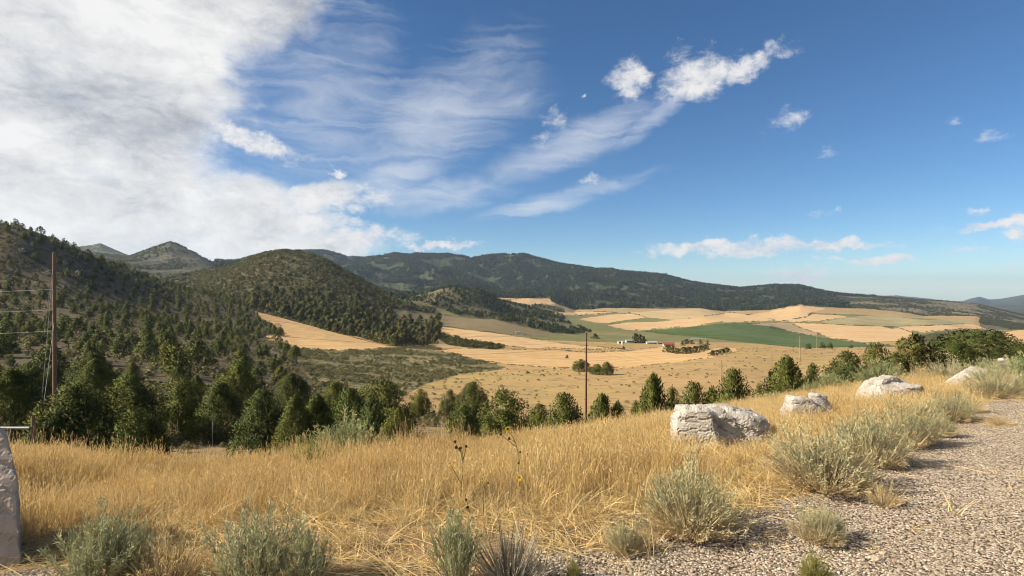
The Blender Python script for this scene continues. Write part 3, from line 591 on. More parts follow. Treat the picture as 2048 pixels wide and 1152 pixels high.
# ------------------------------------------------------------------ plant materials
def foliage(name, cols, tex=3.0, transl=0.25, rough=0.75, grad=None):
    m, n = new_mat(name); oi = n.n.new('ShaderNodeObjectInfo'); t = n.n.new('ShaderNodeTexCoord').outputs['Object']
    c = n.ramp(oi.outputs['Random'], [(i / (len(cols) - 1), x) for i, x in enumerate(cols)])
    k, _ = n.noise(t, tex, 3, 0.6)
    dk = n.mix(1.0, c, (0.68, 0.72, 0.66), 'MULTIPLY'); lt = n.mix(1.0, c, (1.28, 1.22, 1.0), 'MULTIPLY')
    c = n.mix(n.mrange(k, 0.35, 0.65), dk, lt)
    if grad:     # real colour change along the plant (dry base to green tip)
        s = n.n.new('ShaderNodeSeparateXYZ'); n.link(t, s.inputs[0])
        c = n.mix(n.mrange(n.math('ADD', s.outputs[2], n.math('MULTIPLY', k, 0.25)), grad[1], grad[2]), grad[0], c)
    finish(n, c, rough, None, transl=transl, spec=0.15); return m
MJ = foliage('juniper_needles', [(0.074, 0.092, 0.023), (0.105, 0.115, 0.026), (0.066, 0.084, 0.027), (0.12, 0.122, 0.029)], 4.0, 0.10)
MJO = foliage('olive_juniper_needles', [(0.12, 0.118, 0.04), (0.13, 0.12, 0.045)], 4.0, 0.2)
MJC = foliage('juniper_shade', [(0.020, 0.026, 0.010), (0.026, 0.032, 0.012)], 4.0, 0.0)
MO = foliage('oak_leaves', [(0.095, 0.105, 0.036), (0.13, 0.125, 0.044), (0.082, 0.096, 0.036), (0.15, 0.12, 0.05)], 3.0, 0.2)
MF = foliage('forest_trees', [(0.045, 0.06, 0.026), (0.062, 0.076, 0.031), (0.052, 0.068, 0.03), (0.085, 0.09, 0.038)], 2.0, 0.1)
MSF = foliage('scrub_leaves', [(0.165, 0.162, 0.085), (0.21, 0.195, 0.105), (0.14, 0.142, 0.07), (0.25, 0.22, 0.12)], 3.0, 0.15)
MS = foliage('sage_leaves', [(0.34, 0.335, 0.205), (0.38, 0.365, 0.235), (0.36, 0.35, 0.225), (0.41, 0.375, 0.235)], 3.0, 0.25, grad=((0.50, 0.38, 0.215), 0.2, 0.7))
MRB = foliage('rabbitbrush_leaves', [(0.27, 0.295, 0.15), (0.30, 0.32, 0.175), (0.255, 0.285, 0.155)], 3.0, 0.3, grad=((0.28, 0.24, 0.13), 0.05, 0.35))
MYB = foliage('yellow_green_leaves', [(0.21, 0.225, 0.055), (0.24, 0.24, 0.06)], 3.0, 0.3)
MDG = foliage('grey_green_leaves', [(0.31, 0.32, 0.20), (0.36, 0.36, 0.235), (0.335, 0.34, 0.22)], 4.0, 0.25)
MTW = foliage('dry_twigs', [(0.44, 0.34, 0.215), (0.38, 0.29, 0.19), (0.48, 0.38, 0.25)], 3.0, 0.1)
MGT = foliage('grey_twigs', [(0.30, 0.26, 0.215), (0.36, 0.31, 0.25)], 3.0, 0.1)
MG = foliage('golden_grass', [(0.57, 0.39, 0.18), (0.66, 0.475, 0.24), (0.60, 0.415, 0.195), (0.69, 0.515, 0.28), (0.52, 0.35, 0.16), (0.43, 0.315, 0.18)], 2.0, 0.38, 0.6)
MGP = foliage('pale_straw', [(0.70, 0.53, 0.285), (0.64, 0.48, 0.255), (0.74, 0.58, 0.34)], 2.0, 0.3, 0.6)
m, n = new_mat('bark'); t = n.n.new('ShaderNodeTexCoord').outputs['Object']
k, _ = n.noise(n.mapping(t, scale=(6, 6, 1)), 3.0, 5, 0.6); finish(n, n.ramp(k, [(0.3, (0.10, 0.07, 0.05)), (0.7, (0.24, 0.18, 0.13))]), 0.95, k, 0.6, 0.05); MB = m

# ------------------------------------------------------------------ plant meshes
def unit(v): return v / np.maximum(np.linalg.norm(v, axis=1, keepdims=True), 1e-6)
def leaves(p, d, l, wd, g):
    s = unit(np.cross(d, g.normal(size=p.shape))); l = np.asarray(l)[:, None]; wd = np.asarray(wd)[:, None]
    tip = p + d * l; mid = p + d * l * 0.45
    v = np.stack([p, mid - s * wd * 0.5, tip, mid + s * wd * 0.5], 1).reshape(-1, 3)
    return v, np.arange(len(v)).reshape(-1, 4)
def ribbon(paths, widths, g):
    """paths (N,S,3), widths (N,S) -> strips of quads"""
    N, Sg, _ = paths.shape; d = paths[:, -1] - paths[:, 0]; s = unit(np.cross(unit(d), g.normal(size=(N, 3))))[:, None, :]
    a = paths - s * widths[..., None] * 0.5; b = paths + s * widths[..., None] * 0.5
    v = np.stack([a, b], 2).reshape(-1, 3); base = (np.arange(N) * Sg * 2)[:, None] + (np.arange(Sg - 1) * 2)[None]
    f = np.stack([base, base + 1, base + 3, base + 2], -1).reshape(-1, 4)
    return v, f
def join(parts):
    vs, fs, ms, o = [], [], [], 0
    for v, f, m_ in parts:
        vs.append(v); fs.append(f + o); ms.append(np.full(len(f), m_)); o += len(v)
    return np.concatenate(vs), np.concatenate(fs), np.concatenate(ms)
def ico_core(fn, g, sub=3):
    bm = bmesh.new(); bmesh.ops.create_icosphere(bm, subdivisions=sub, radius=1.0); bm.verts.ensure_lookup_table()
    v = np.array([x.co[:] for x in bm.verts]); f = np.array([[x.index for x in fc.verts] + [fc.verts[2].index] for fc in bm.faces]); bm.free()
    return fn(v), f
def envelope(h, p, low):
    r = np.clip((h + low) / 0.28, 0, 1) ** 0.55 * np.clip(1 - np.clip(h, 0, 1) ** 1.6, 0, 1) ** p
    return r
def crown_mesh(name, seed, p=0.6, low=0.1, npl=90, nlf=45, leaf=0.06, lw=0.42, up=0.75, mats=None, lobes=0.22, spread=1.0, core=0.62, nsub=0):
    g = np.random.default_rng(seed)
    norm = envelope(np.linspace(0, 1, 200), p, low).max()
    h = g.random(npl) ** 0.85; th = g.uniform(0, 2 * math.pi, npl)
    lob = 1 + lobes * np.sin(th * g.integers(2, 4) + g.uniform(0, 6) + h * 5) + g.normal(0, 0.05, npl)
    r = 0.5 * envelope(h, p, low) / norm * lob * np.where(g.random(npl) < 0.25, g.uniform(0.3, 0.8, npl), 1.0)
    tip = np.stack([np.cos(th) * r, np.sin(th) * r, h * 0.94 + 0.03 + 0.03 * g.random(npl)], 1)
    subs = [(0.0, 0.0, 1.0, 1.0)]
    if nsub:
        subs = [(0.0, 0.0, 0.82, 1.0)]; a0 = g.uniform(0, 6.28)
        for k in range(nsub):
            aa = a0 + k * 6.283 / nsub + g.normal(0, 0.35); ro = g.uniform(0.12, 0.2); subs.append((math.cos(aa) * ro, math.sin(aa) * ro, g.uniform(0.55, 0.75), g.uniform(0.55, 0.88)))
    sb = np.array(subs); wt = sb[:, 2] * sb[:, 3]; si = g.choice(len(subs), npl, p=wt / wt.sum())
    tip[:, :2] = tip[:, :2] * sb[si, 2:3] + sb[si, :2]; tip[:, 2] *= sb[si, 3]
    out = np.stack([np.cos(th), np.sin(th), np.zeros(npl)], 1)
    out = unit(out * 0.8 + np.concatenate([sb[si, :2], np.zeros((npl, 1))], 1) * 1.6 + 1e-6)
    ax = unit(out * (1 - up * 0.7) * spread + np.array([0, 0, 1.0]) * (up + 0.25 * h[:, None]) + g.normal(0, 0.13, (npl, 3)))
    plen = g.uniform(0.13, 0.24, npl) * (1.1 - 0.35 * h)
    ax_r = np.repeat(ax, nlf, 0); s = g.random(npl * nlf); tl = np.repeat(plen, nlf)
    rad = 0.055 * np.sin(np.clip(s * 1.1 + 0.12, 0, 1) * math.pi) ** 0.8 + 0.006
    off = g.normal(size=(npl * nlf, 3)); off -= ax_r * (off * ax_r).sum(1)[:, None]; off = unit(off) * (rad * g.random(npl * nlf) ** 0.45)[:, None]
    pos = np.repeat(tip, nlf, 0) - ax_r * (s * tl)[:, None] + off
    d = unit(ax_r * 0.9 + unit(off) * 0.75 + g.normal(0, 0.3, pos.shape))
    v, f = leaves(pos, d, leaf * g.uniform(0.6, 1.3, len(pos)), leaf * lw * g.uniform(0.7, 1.2, len(pos)), g)
    parts = [(v, f, 0)]
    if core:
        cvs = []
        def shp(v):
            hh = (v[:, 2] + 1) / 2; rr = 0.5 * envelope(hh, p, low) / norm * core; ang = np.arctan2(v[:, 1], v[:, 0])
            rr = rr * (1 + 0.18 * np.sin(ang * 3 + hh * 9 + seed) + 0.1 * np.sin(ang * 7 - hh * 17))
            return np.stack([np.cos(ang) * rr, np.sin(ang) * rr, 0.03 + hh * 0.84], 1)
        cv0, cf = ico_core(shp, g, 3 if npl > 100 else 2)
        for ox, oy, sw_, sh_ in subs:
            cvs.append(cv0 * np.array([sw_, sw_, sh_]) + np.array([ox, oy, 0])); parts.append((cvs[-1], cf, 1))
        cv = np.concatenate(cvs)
    out_r = np.repeat(out, nlf, 0) * (0.55 + 0.45 * np.clip(np.repeat(r, nlf) / 0.3, 0, 1))[:, None] + np.array([0, 0, 1.0]) * np.repeat(0.15 + 0.75 * h ** 1.5, nlf)[:, None]
    nl_ = unit(unit(out_r) * 0.75 + unit(off + 1e-6) * 0.55)                     # leaves face outwards from their spray and crown
    q4 = v.reshape(-1, 4, 3); fn = np.cross(q4[:, 2] - q4[:, 0], q4[:, 3] - q4[:, 1]); fl = (fn * nl_).sum(1) < 0
    f[fl] = f[fl][:, ::-1]; parts[0] = (v, f, 0)
    vn = [np.repeat(nl_, 4, 0)]
    if core: vn.append(unit(cv - np.array([0, 0, 0.4])))
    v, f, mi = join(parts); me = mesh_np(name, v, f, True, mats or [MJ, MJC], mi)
    me.normals_split_custom_set_from_vertices(np.concatenate(vn).astype(np.float32))
    return me
def trunk_mesh(name, seed, h=0.5, r=0.035):
    g = np.random.default_rng(seed); bm = bmesh.new()
    def limb(a, b, r0, r1, sg=4):
        prev = None; a = np.array(a, float); b = np.array(b, float); d = unit((b - a)[None])[0]
        s = unit(np.cross(d, [0.3, 0.9, 0.1])[None])[0]; t_ = np.cross(d, s)
        for i in range(sg + 1):
            u = i / sg; c = a + (b - a) * u + s * 0.02 * math.sin(u * 5 + seed); rr = r0 + (r1 - r0) * u
            ring = [bm.verts.new(c + (s * math.cos(k * 1.0472) + t_ * math.sin(k * 1.0472)) * rr * (1 + 0.15 * math.sin(k * 2.1 + i))) for k in range(6)]
            if prev:
                for k in range(6): bm.faces.new((prev[k], prev[(k + 1) % 6], ring[(k + 1) % 6], ring[k]))
            prev = ring
    limb((0, 0, -0.08), (0.02, 0.01, h), r, r * 0.45)
    for k in range(5):
        a = g.uniform(0, 6.28); z0 = g.uniform(0.05, 0.3); limb((0, 0, z0), (math.cos(a) * 0.2, math.sin(a) * 0.2, z0 + g.uniform(0.12, 0.3)), r * 0.5, r * 0.15, 3)
    me = bpy.data.meshes.new(name); bm.to_mesh(me); bm.free()
    for q_ in me.polygons: q_.use_smooth = True
    me.materials.append(MB); return me

def brush_mesh(name, seed, nst=230, nlf=22, leaf=0.07, lw=0.2, fan=1.15, mats=None, dome=0.55, top=1.0, bare=0.4, stemw=0.011):
    """many thin stems fanned from one crown root, leafy in the upper part; unit height, about unit width"""
    g = np.random.default_rng(seed); th = g.uniform(0, 6.283, nst); q_ = g.random(nst) ** 0.6 * fan
    ln = (1 - dome * 0.35 * q_ ** 2) * g.uniform(0.72, 1.08, nst) * top
    dirv = unit(np.stack([np.cos(th) * q_ * 0.8, np.sin(th) * q_ * 0.8, 1.02 - 0.66 * q_], 1))
    lob = 1 + 0.16 * np.sin(th * 3 + seed) + 0.12 * np.sin(th * 5 + 2.1 * seed + 3 * q_); end = dirv * (ln * lob)[:, None] * np.array([0.8, 0.8, 0.98])
    root = np.stack([np.cos(th), np.sin(th), np.zeros(nst)], 1) * (0.13 * q_)[:, None]; root[:, 2] = -0.04
    mid = root * 0.4 + end * 0.5 + np.stack([np.cos(th), np.sin(th), np.zeros(nst)], 1) * (0.05 * q_)[:, None] + g.normal(0, 0.02, (nst, 3))
    P = np.stack([root, root * 0.55 + mid * 0.5 + g.normal(0, .012, (nst, 3)), mid, (mid + end) * 0.5, end], 1)
    wv = np.array([1.3, 1.1, 0.9, 0.7, 0.3]) * stemw; sv, sf = ribbon(P, np.broadcast_to(wv, (nst, 5)) * g.uniform(0.6, 1.3, (nst, 1)), g)
    s = bare + (1 - bare) * g.random((nst, nlf)) ** 0.75
    seg = np.clip((s * 4).astype(int), 0, 3); fr = (s * 4 - seg)[..., None]; ar = np.arange(nst)[:, None]
    pos = (P[ar, seg] * (1 - fr) + P[ar, seg + 1] * fr).reshape(-1, 3)
    ax = unit((P[ar, seg + 1] - P[ar, seg]).reshape(-1, 3)); d = unit(ax * 1.0 + g.normal(0, 0.42, pos.shape))
    pos = pos + g.normal(0, 0.014, pos.shape)
    lv, lf = leaves(pos, d, leaf * g.uniform(0.5, 1.3, len(pos)), leaf * lw * g.uniform(0.7, 1.3, len(pos)), g)
    return mesh_np(name + '_stems', sv, sf, False, [mats[0]]), mesh_np(name + '_foliage', lv, lf, False, [mats[1]])
def tuft_mesh(name, seed, nb=26, hmin=0.22, hmax=0.5, base=0.07, lean=0.16, wd=0.0042, head=True, mat=None, droop=0.2):
    g = np.random.default_rng(seed); a = g.uniform(0, 6.283, nb); r = base * g.random(nb) ** 0.5
    root = np.stack([np.cos(a) * r, np.sin(a) * r, np.full(nb, -0.03)], 1); h = g.uniform(hmin, hmax, nb)
    la = a + g.normal(0, 0.9, nb); ls = np.abs(g.normal(0, lean, nb)) * h; o = np.stack([np.cos(la), np.sin(la), np.zeros(nb)], 1)
    ts = np.array([0, 0.35, 0.7, 1.0]); P = root[:, None] + o[:, None] * (ls[:, None] * (ts ** 1.7) * 1.6)[..., None] + np.array([0, 0, 1.0]) * (h[:, None] * (ts - droop * ts ** 3 * np.clip(ls / h, 0, 1)[:, None]))[..., None]
    v, f = ribbon(P, np.broadcast_to(np.array([1.0, 0.9, 0.65, 0.25]) * wd, (nb, 4)) * g.uniform(0.7, 1.3, (nb, 1)), g); parts = [(v, f, 0)]
    if head:
        k = g.random(nb) < 0.6; e = P[k, -1]; dd = unit(P[k, -1] - P[k, -2]); nh = 3
        pos = np.repeat(e, nh, 0) + np.repeat(dd, nh, 0) * (np.tile(np.arange(nh), k.sum()) * 0.017 - 0.012)[:, None]
        d = unit(np.repeat(dd, nh, 0) + g.normal(0, 0.22, pos.shape)); lv, lf = leaves(pos, d, np.full(len(pos), 0.032), np.full(len(pos), 0.0052), g); parts.append((lv, lf, 0))
    v, f, mi = join(parts); return mesh_np(name, v, f, False, [mat or MG])

# ------------------------------------------------------------------ junipers
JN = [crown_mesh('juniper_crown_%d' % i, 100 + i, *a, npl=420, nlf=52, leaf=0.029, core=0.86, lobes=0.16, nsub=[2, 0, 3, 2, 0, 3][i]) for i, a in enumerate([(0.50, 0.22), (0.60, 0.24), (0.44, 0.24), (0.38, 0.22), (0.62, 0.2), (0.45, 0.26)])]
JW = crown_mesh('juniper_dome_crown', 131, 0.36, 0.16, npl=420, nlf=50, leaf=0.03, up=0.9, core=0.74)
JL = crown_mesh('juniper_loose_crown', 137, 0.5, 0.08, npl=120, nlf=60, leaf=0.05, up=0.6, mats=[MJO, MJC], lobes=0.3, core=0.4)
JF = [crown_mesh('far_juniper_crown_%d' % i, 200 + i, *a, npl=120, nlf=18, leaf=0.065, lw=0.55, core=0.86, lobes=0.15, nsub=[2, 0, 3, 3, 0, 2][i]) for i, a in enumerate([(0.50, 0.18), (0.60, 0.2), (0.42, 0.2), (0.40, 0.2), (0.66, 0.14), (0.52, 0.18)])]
TR = [trunk_mesh('tree_trunk_%d' % i, 300 + i) for i in range(3)]
NTREE = [0]
def tree(name, base, width, height, crown, label, cat, group, rz=None, trunk=True, tz=0.0):
    i = NTREE[0]; NTREE[0] += 1
    e = empty(name, base, rng.uniform(0, 6.28) if rz is None else rz); tag(e, label, cat, group)
    c = link('crown', crown, e); c.scale = (width, width, height * (1 - tz)); c.location = (0, 0, tz * height - 0.04 * height)
    if trunk:
        t_ = link('trunk', TR[i % 3], e); t_.scale = (min(width, height) * 0.8,) * 2 + (height * 0.9,)
    return e
GJ = 'junipers growing on the bank below the golden grass'
# (bearing, top elevation, full width in px, distance, crown, label)
NEAR = [
 (150, 768, 165, 24, 0, 'large lit juniper directly right of the brown pole at left'),
 (272, 820, 120, 21, 5, 'low dark juniper in front, right of the large pole side juniper'),
 (258, 752, 130, 34, 2, 'grey green juniper behind the low dark one at left'),
 (362, 757, 112, 38, 3, 'round dark juniper standing above the tan clearing at left'),
 (440, 768, 92, 36, 1, 'pointed juniper right of the round one above the clearing'),
 (22, 738, 110, 33, 4, 'tall dark juniper at the left edge of the view'),
 (80, 815, 70, 23, 5, 'small yellowish juniper touching the foot of the left pole'),
 (525, 779, 105, 29, 0, 'broad upright juniper at the left end of the central clump'),
 (590, 795, 80, 26, 1, 'narrow juniper second from the left in the central clump'),
 (634, 790, 80, 27, 4, 'narrow bright juniper in the middle of the central clump'),
 (700, 778, 110, 30, 0, 'tall olive juniper behind the rounded green rabbitbrush'),
 (742, 800, 90, 26, 2, 'lit juniper right behind the rounded green rabbitbrush'),
 (765, 763, 130, 35, 3, 'biggest dark juniper at the back of the central clump'),
 (796, 820, 90, 25, 5, 'dark low juniper at the right end of the central clump'),
 (672, 765, 90, 40, 2, 'half hidden juniper behind the central clump'),
 (842, 779, 42, 58, 3, 'small separate round juniper just right of the central clump'),
 (899, 780, 38, 60, 3, 'small juniper left of the tall round topped one near centre'),
 (946, 765, 78, 52, 2, 'tall round topped juniper left of centre, behind the others'),
 (1012, 782, 135, 29, 3, 'wide bright juniper at the centre of the picture'),
 (928, 814, 110, 25, 5, 'low dark juniper left of the wide centre juniper'),
 (1078, 810, 70, 40, 2, 'small juniper half hidden right of the wide centre juniper'),
 (1128, 788, 120, 27, 0, 'cone shaped juniper touching the tall centre pole on its left'),
 (1204, 791, 80, 25, 4, 'pointed small juniper directly right of the tall centre pole'),
 (1236, 808, 55, 25, 1, 'short juniper second to the right of the centre pole'),
 (1272, 806, 55, 28, 2, 'squat little juniper behind the grass tops right of centre'),
 (1307, 752, 88, 21, 4, 'tall narrow pointed juniper left of the big pale boulder'),
 (1345, 778, 60, 26, 2, 'small faint juniper beside the tall narrow one'),
 (1388, 767, 95, 23, 0, 'mid sized juniper above the left end of the big boulder'),
 (1424, 779, 62, 24, 1, 'short juniper above the middle of the big boulder'),
 (1467, 739, 105, 22, 0, 'broad pointed juniper above the right end of the big boulder'),
 (1521, 771, 45, 24, 3, 'tiny round juniper right of the broad pointed one'),
 (1573, 718, 105, 20, 1, 'tall cone juniper behind the second pale boulder'),
 (1625, 731, 66, 24, 2, 'small dark juniper right of the tall cone juniper'),
 (1694, 705, 105, 19.5, 2, 'wide bright juniper behind the third boulder'),
 (1752, 689, 76, 24, 3, 'upright dark juniper left of the loose olive one'),
 (1828, 672, 110, 22, 'L', 'loose olive brown juniper at right'),
 (1792, 706, 52, 22, 2, 'small juniper at the foot of the loose olive one'),
 (1958, 659, 190, 23, 'W', 'big dome shaped juniper near the right edge'),
 (1912, 684, 90, 22, 3, 'lower lobe juniper at the left foot of the dome shaped one'),
 (2062, 690, 90, 20, 3, 'juniper cut off by the right edge of the view'),
 (1560, 772, 60, 17.5, 5, 'low light green juniper at the foot of the tall cone juniper'),
]
for px, top, wpx, d, k, lab in NEAR:
    b = pt(px, d); h = (576 - top) / F * d - b.z; wd = wpx / F * d
    cr = JL if k == 'L' else JW if k == 'W' else JN[k]
    tree('juniper_tree', b, wd * (1.02 if k in ('L', 'W') else 1.3), h * 1.07, cr, lab, 'juniper', GJ)
MID = [(590, 681, 20, 26, 195, 0, 'lone dark juniper at the lower edge of the left wheat field'),
       (1163, 721, 32, 24, 205, 3, 'round lone juniper just left of the centre pole in the meadow'),
       (1194, 732, 22, 22, 188, 3, 'left of the two joined junipers in the tan meadow'),
       (1214, 730, 26, 27, 186, 2, 'right of the two joined junipers in the tan meadow'),
       (1617, 694, 11, 11, 380, 3, 'leftmost of the three round trees at the far edge of the meadow'),
       (1645, 689, 12, 12, 400, 3, 'middle of the three round trees at the far edge of the meadow'),
       (1660, 687, 10, 13, 400, 0, 'rightmost of the three trees at the far edge of the meadow'),
       (1702, 692, 8, 7, 400, 3, 'tiny round tree alone right of the three meadow edge trees'),
       (560, 646, 14, 18, 300, 0, 'dark juniper on the left rim of the left wheat field'),
       (548, 642, 13, 18, 305, 1, 'second dark juniper on the left rim of the left wheat field'),
       (1134, 706, 7, 7, 300, 3, 'tiny bush in the wide wheat field left of the centre pole'),
       (1055, 744, 8, 5, 200, 3, 'small brown bush alone in the left part of the meadow')]
for px, top, wpx, hpx, d, k, lab in MID:
    b = pt(px, d); tree('juniper_tree' if hpx > 8 else 'bush', b, wpx / F * d * 1.4, hpx / F * d * 1.05, JN[k] if hpx > 16 else JF[k], lab, 'juniper' if hpx > 8 else 'bush', 'lone trees in the valley', tz=0.12 if hpx > 20 and d < 230 else 0.0)
# the hillside: largest ones singly, the rest as one mass
PH = scatter('hillside', 5200, mask=(cd > 44) & (cpx < 640))
dens = np.interp(PH[:, 1], [44, 70, 120, 220, 330, 430], [4.6, 5.0, 5.6, 5.8, 6.2, 6.0])
hpx_ = 1024 + F * PH[:, 0] / PH[:, 1]; hpy_ = 576 - F * PH[:, 2] / PH[:, 1]
openr = np.interp(hpy_, [560, 620, 660, 700, 760, 800, 840, 880], [900, 900, 560, 520, 560, 620, 560, 300])     # thinner towards the open sage at right
prob = np.where(hpx_ < openr - 120, 1.0, np.where(hpx_ < openr, 0.45, 0.10)) * np.where(fbm(PH[:, 0], PH[:, 1], 28, 2, 5) > -0.12, 1, 0.3)
clr = inpoly(hpx_, hpy_, [(300, 870), (330, 835), (480, 835), (480, 900), (300, 900)])
PH = PH[(rng.random(len(PH)) < prob) & ~clr]
keep = thin(PH, np.interp(PH[:, 1], [44, 100, 200, 430], [6.6, 6.6, 5.6, 4.8])); PH = PH[keep]
hh = (2.1 + 3.6 * rng.random(len(PH)) ** 1.4) * np.interp(PH[:, 1], [44, 220, 340], [1, 0.95, 0.85]); hw = hh * rng.uniform(0.8, 1.2, len(PH)); ki = rng.integers(0, 6, len(PH))
order = np.argsort(-hh / PH[:, 1]); N1 = 245
for i in order[:N1]:
    px = 1024 + F * PH[i, 0] / PH[i, 1]; py = 576 - F * PH[i, 2] / PH[i, 1]
    side = 'left of the brown pole' if px < 105 else 'just right of the brown pole' if px < 230 else 'midway between brown pole and left wheat field' if px < 400 else 'nearest the left wheat field'
    band = 'low on' if PH[i, 1] < 100 else 'partway up' if PH[i, 1] < 200 else 'high on'
    lab = ('tall dark' if hh[i] > 3.9 else 'small dark' if hh[i] < 2.6 else 'dark') + ' juniper %s the left hillside, %s' % (band, side)
    tree('juniper_tree', PH[i], hw[i], hh[i], (JN if PH[i, 1] < 75 else JF)[ki[i]], lab, 'juniper', 'junipers %s the left hillside, %s' % (band, side))
rest = order[N1:]
LIBJ = library('juniper_source', JF)
instance_stuff('juniper_wood', PH[rest], np.stack([hw[rest], hw[rest], hh[rest]], 1), zrot(len(rest)), ki[rest], LIBJ, 'far junipers massed over the upper left hillside', 'woodland')

# ------------------------------------------------------------------ oak and maple grove above the left wheat field
OK = [crown_mesh('oak_crown_%d' % i, 400 + i, 0.42, 0.22, npl=70, nlf=22, leaf=0.085, lw=0.8, up=0.35, mats=[MO, MJC], lobes=0.3, core=0.7) for i in range(4)]
line = [(520, 618), (560, 630), (600, 642), (640, 655), (680, 667), (720, 677), (760, 688), (800, 695), (840, 694), (868, 690)]
lp = np.array(line, float); gi = 0
Pg = []
for i in range(900):
    px = rng.uniform(505, 880); up_ = abs(rng.normal(0, 20)); py = np.interp(px, lp[:, 0], lp[:, 1]) - up_ * np.interp(px, [500, 700, 850], [0.8, 1.3, 1.2]) - 1
    Pg.append(hit(px, py, 240, 800, 500))
Pg = np.array(Pg); kk = thin(Pg, 5.2); Pg = Pg[kk]
Pg = Pg[np.argsort(Pg[:, 1])]
for i, p_ in enumerate(Pg[:120]):
    px = 1024 + F * p_[0] / p_[1]; h = rng.uniform(5.5, 9.0) * (0.75 if px > 820 else 1); w_ = h * rng.uniform(0.75, 1.05)
    sec = 'above the upper end of the left wheat field' if px < 620 else 'above the middle of the left wheat field' if px < 720 else 'near the right tip of the left wheat field' if px < 810 else 'by the dirt track'
    row = 'front' if i < 60 else 'second'
    tree('oak_tree', p_, w_, h, OK[i % 4], ('tall' if h > 7.6 else 'low' if h < 6 else 'rounded') + ' oak, %s row of the grove, %s' % (row, sec), 'tree', 'oaks in the grove ' + sec)
LIBO = library('oak_source', OK)
def mass(name, P, hmin, hmax, wmul, lib, nlib, label, cat, tilt=0.0):
    n_ = len(P); h = rng.uniform(hmin, hmax, n_); w_ = h * rng.uniform(*wmul, n_)
    return instance_stuff(name, P, np.stack([w_, w_, h], 1), zrot(n_, tilt), rng.integers(0, nlib, n_), lib, label, cat)
if len(Pg) > 120: mass('oak_grove', Pg[120:], 5, 8, (0.8, 1.05), LIBO, 4, 'back rows of the dark oak grove', 'woodland')
# brush on the rounded hill and knolls
MF2 = foliage('mixed_knoll_leaves', [(0.05, 0.062, 0.026), (0.08, 0.085, 0.036), (0.06, 0.07, 0.03)], 2.0, 0.1)
FT = [crown_mesh('far_tree_%d' % i, 500 + i, 0.55 + 0.12 * i, 0.18, npl=22, nlf=9, leaf=0.2, lw=0.7, up=0.5, mats=[MF, MF], core=0.85) for i in range(3)]
FO = [crown_mesh('far_brush_%d' % i, 520 + i, 0.42, 0.24, npl=22, nlf=9, leaf=0.2, lw=0.8, up=0.35, mats=[MO, MO], core=0.85) for i in range(3)]
FS = [crown_mesh('scrub_bush_%d' % i, 540 + i, 0.40, 0.26, npl=22, nlf=10, leaf=0.2, lw=0.6, up=0.45, mats=[MSF, MSF], core=0.7) for i in range(3)]
LIBT = library('far_tree_source', FT); LIBB = library('far_brush_source', FO); LIBS = library('scrub_source', FS)
def patchy(P, wl, seed, lo): return P[fbm(P[:, 0], P[:, 1], wl, 3, seed) > lo]
mass('hill_brush', patchy(scatter('hill', spacing=5.6), 60, 7, -0.3), 1.6, 3.4, (1.0, 1.6), LIBB, 3, 'dark brush covering the rounded hill', 'brush')
mass('hill_sage', patchy(scatter('hill', spacing=5.5), 60, 8, -0.3), 1.2, 2.6, (1.1, 1.8), LIBS, 3, 'pale grey brush mixed over the rounded hill', 'brush')
mass('knoll_trees', patchy(scatter('knoll', spacing=8.0), 70, 9, -0.12), 2.6, 5.6, (0.8, 1.2), LIBT, 3, 'dark trees over the small wooded knoll', 'woodland')
mass('peak_brush', patchy(scatter('rocky_peak', spacing=10), 90, 13, -0.05), 2.5, 5.5, (1.0, 1.6), LIBB, 3, 'brush patches on the rocky mountain', 'brush')
mass('ridge_forest', patchy(scatter('mountain_ridge', spacing=10.0, mask=cd < 3400), 95, 15, -0.20), 6, 13, (0.75, 1.25), LIBT, 3, 'conifer forest covering the long ridge', 'forest')
mass('brown_hill_scrub', patchy(scatter('brown_hill', spacing=11, mask=cd < 3000), 120, 17, -0.10), 3, 6, (1.0, 1.6), LIBB, 3, 'dark scrub dots on the brown hill at right', 'brush')
mass('scrub_knoll_brush', patchy(scatter('scrub_knoll', spacing=5), 50, 19, -0.1), 1.2, 3.0, (1.0, 1.6), LIBS, 3, 'brush on the scrub knoll behind the right junipers', 'brush')
mass('scrub_strip_brush', scatter('scrub_strip', spacing=2.2), 0.9, 2.0, (1.0, 1.6), LIBB, 3, 'dark brush in the wedge beside the dirt track', 'brush')
mass('valley_sagebrush', patchy(scatter('sagebrush_flat', spacing=1.55), 9, 23, -0.16), 0.4, 0.9, (1.1, 1.8), LIBS, 3, 'grey green sagebrush covering the flat below the wheat field', 'sagebrush')
Pm = scatter('meadow', spacing=3.2, mask=(cd > 60) & (cd < 420)); Pm = Pm[rng.random(len(Pm)) < np.interp(1024 + F * Pm[:, 0] / Pm[:, 1], [700, 850, 1000, 1300], [0.9, 0.55, 0.3, 0.12])]
mass('meadow_bushes', Pm, 0.18, 0.55, (1.2, 2.2), LIBS, 3, 'small scattered bushes dotting the tan meadow', 'bushes')
mass('hillside_scrub', patchy(scatter('hillside', spacing=2.6), 12, 27, -0.1), 0.4, 1.2, (1.1, 1.8), LIBS, 3, 'low sage scrub between the hillside junipers', 'scrub')
FSN = [crown_mesh('bank_bush_%d' % i, 560 + i, 0.42, 0.24, npl=110, nlf=34, leaf=0.085, lw=0.22, up=0.6, mats=[MSF, MSF], core=0.5) for i in range(3)]
LIBSN = library('bank_bush_source', FSN)
mass('bank_scrub', patchy(scatter(['grassy_slope', 'hillside'], spacing=1.3, mask=(cd > 12) & (cd < 62), vis=False), 5, 29, -0.05), 0.3, 0.8, (1.0, 1.5), LIBSN, 3, 'grey sage scrub on the bank among the near junipers', 'scrub')
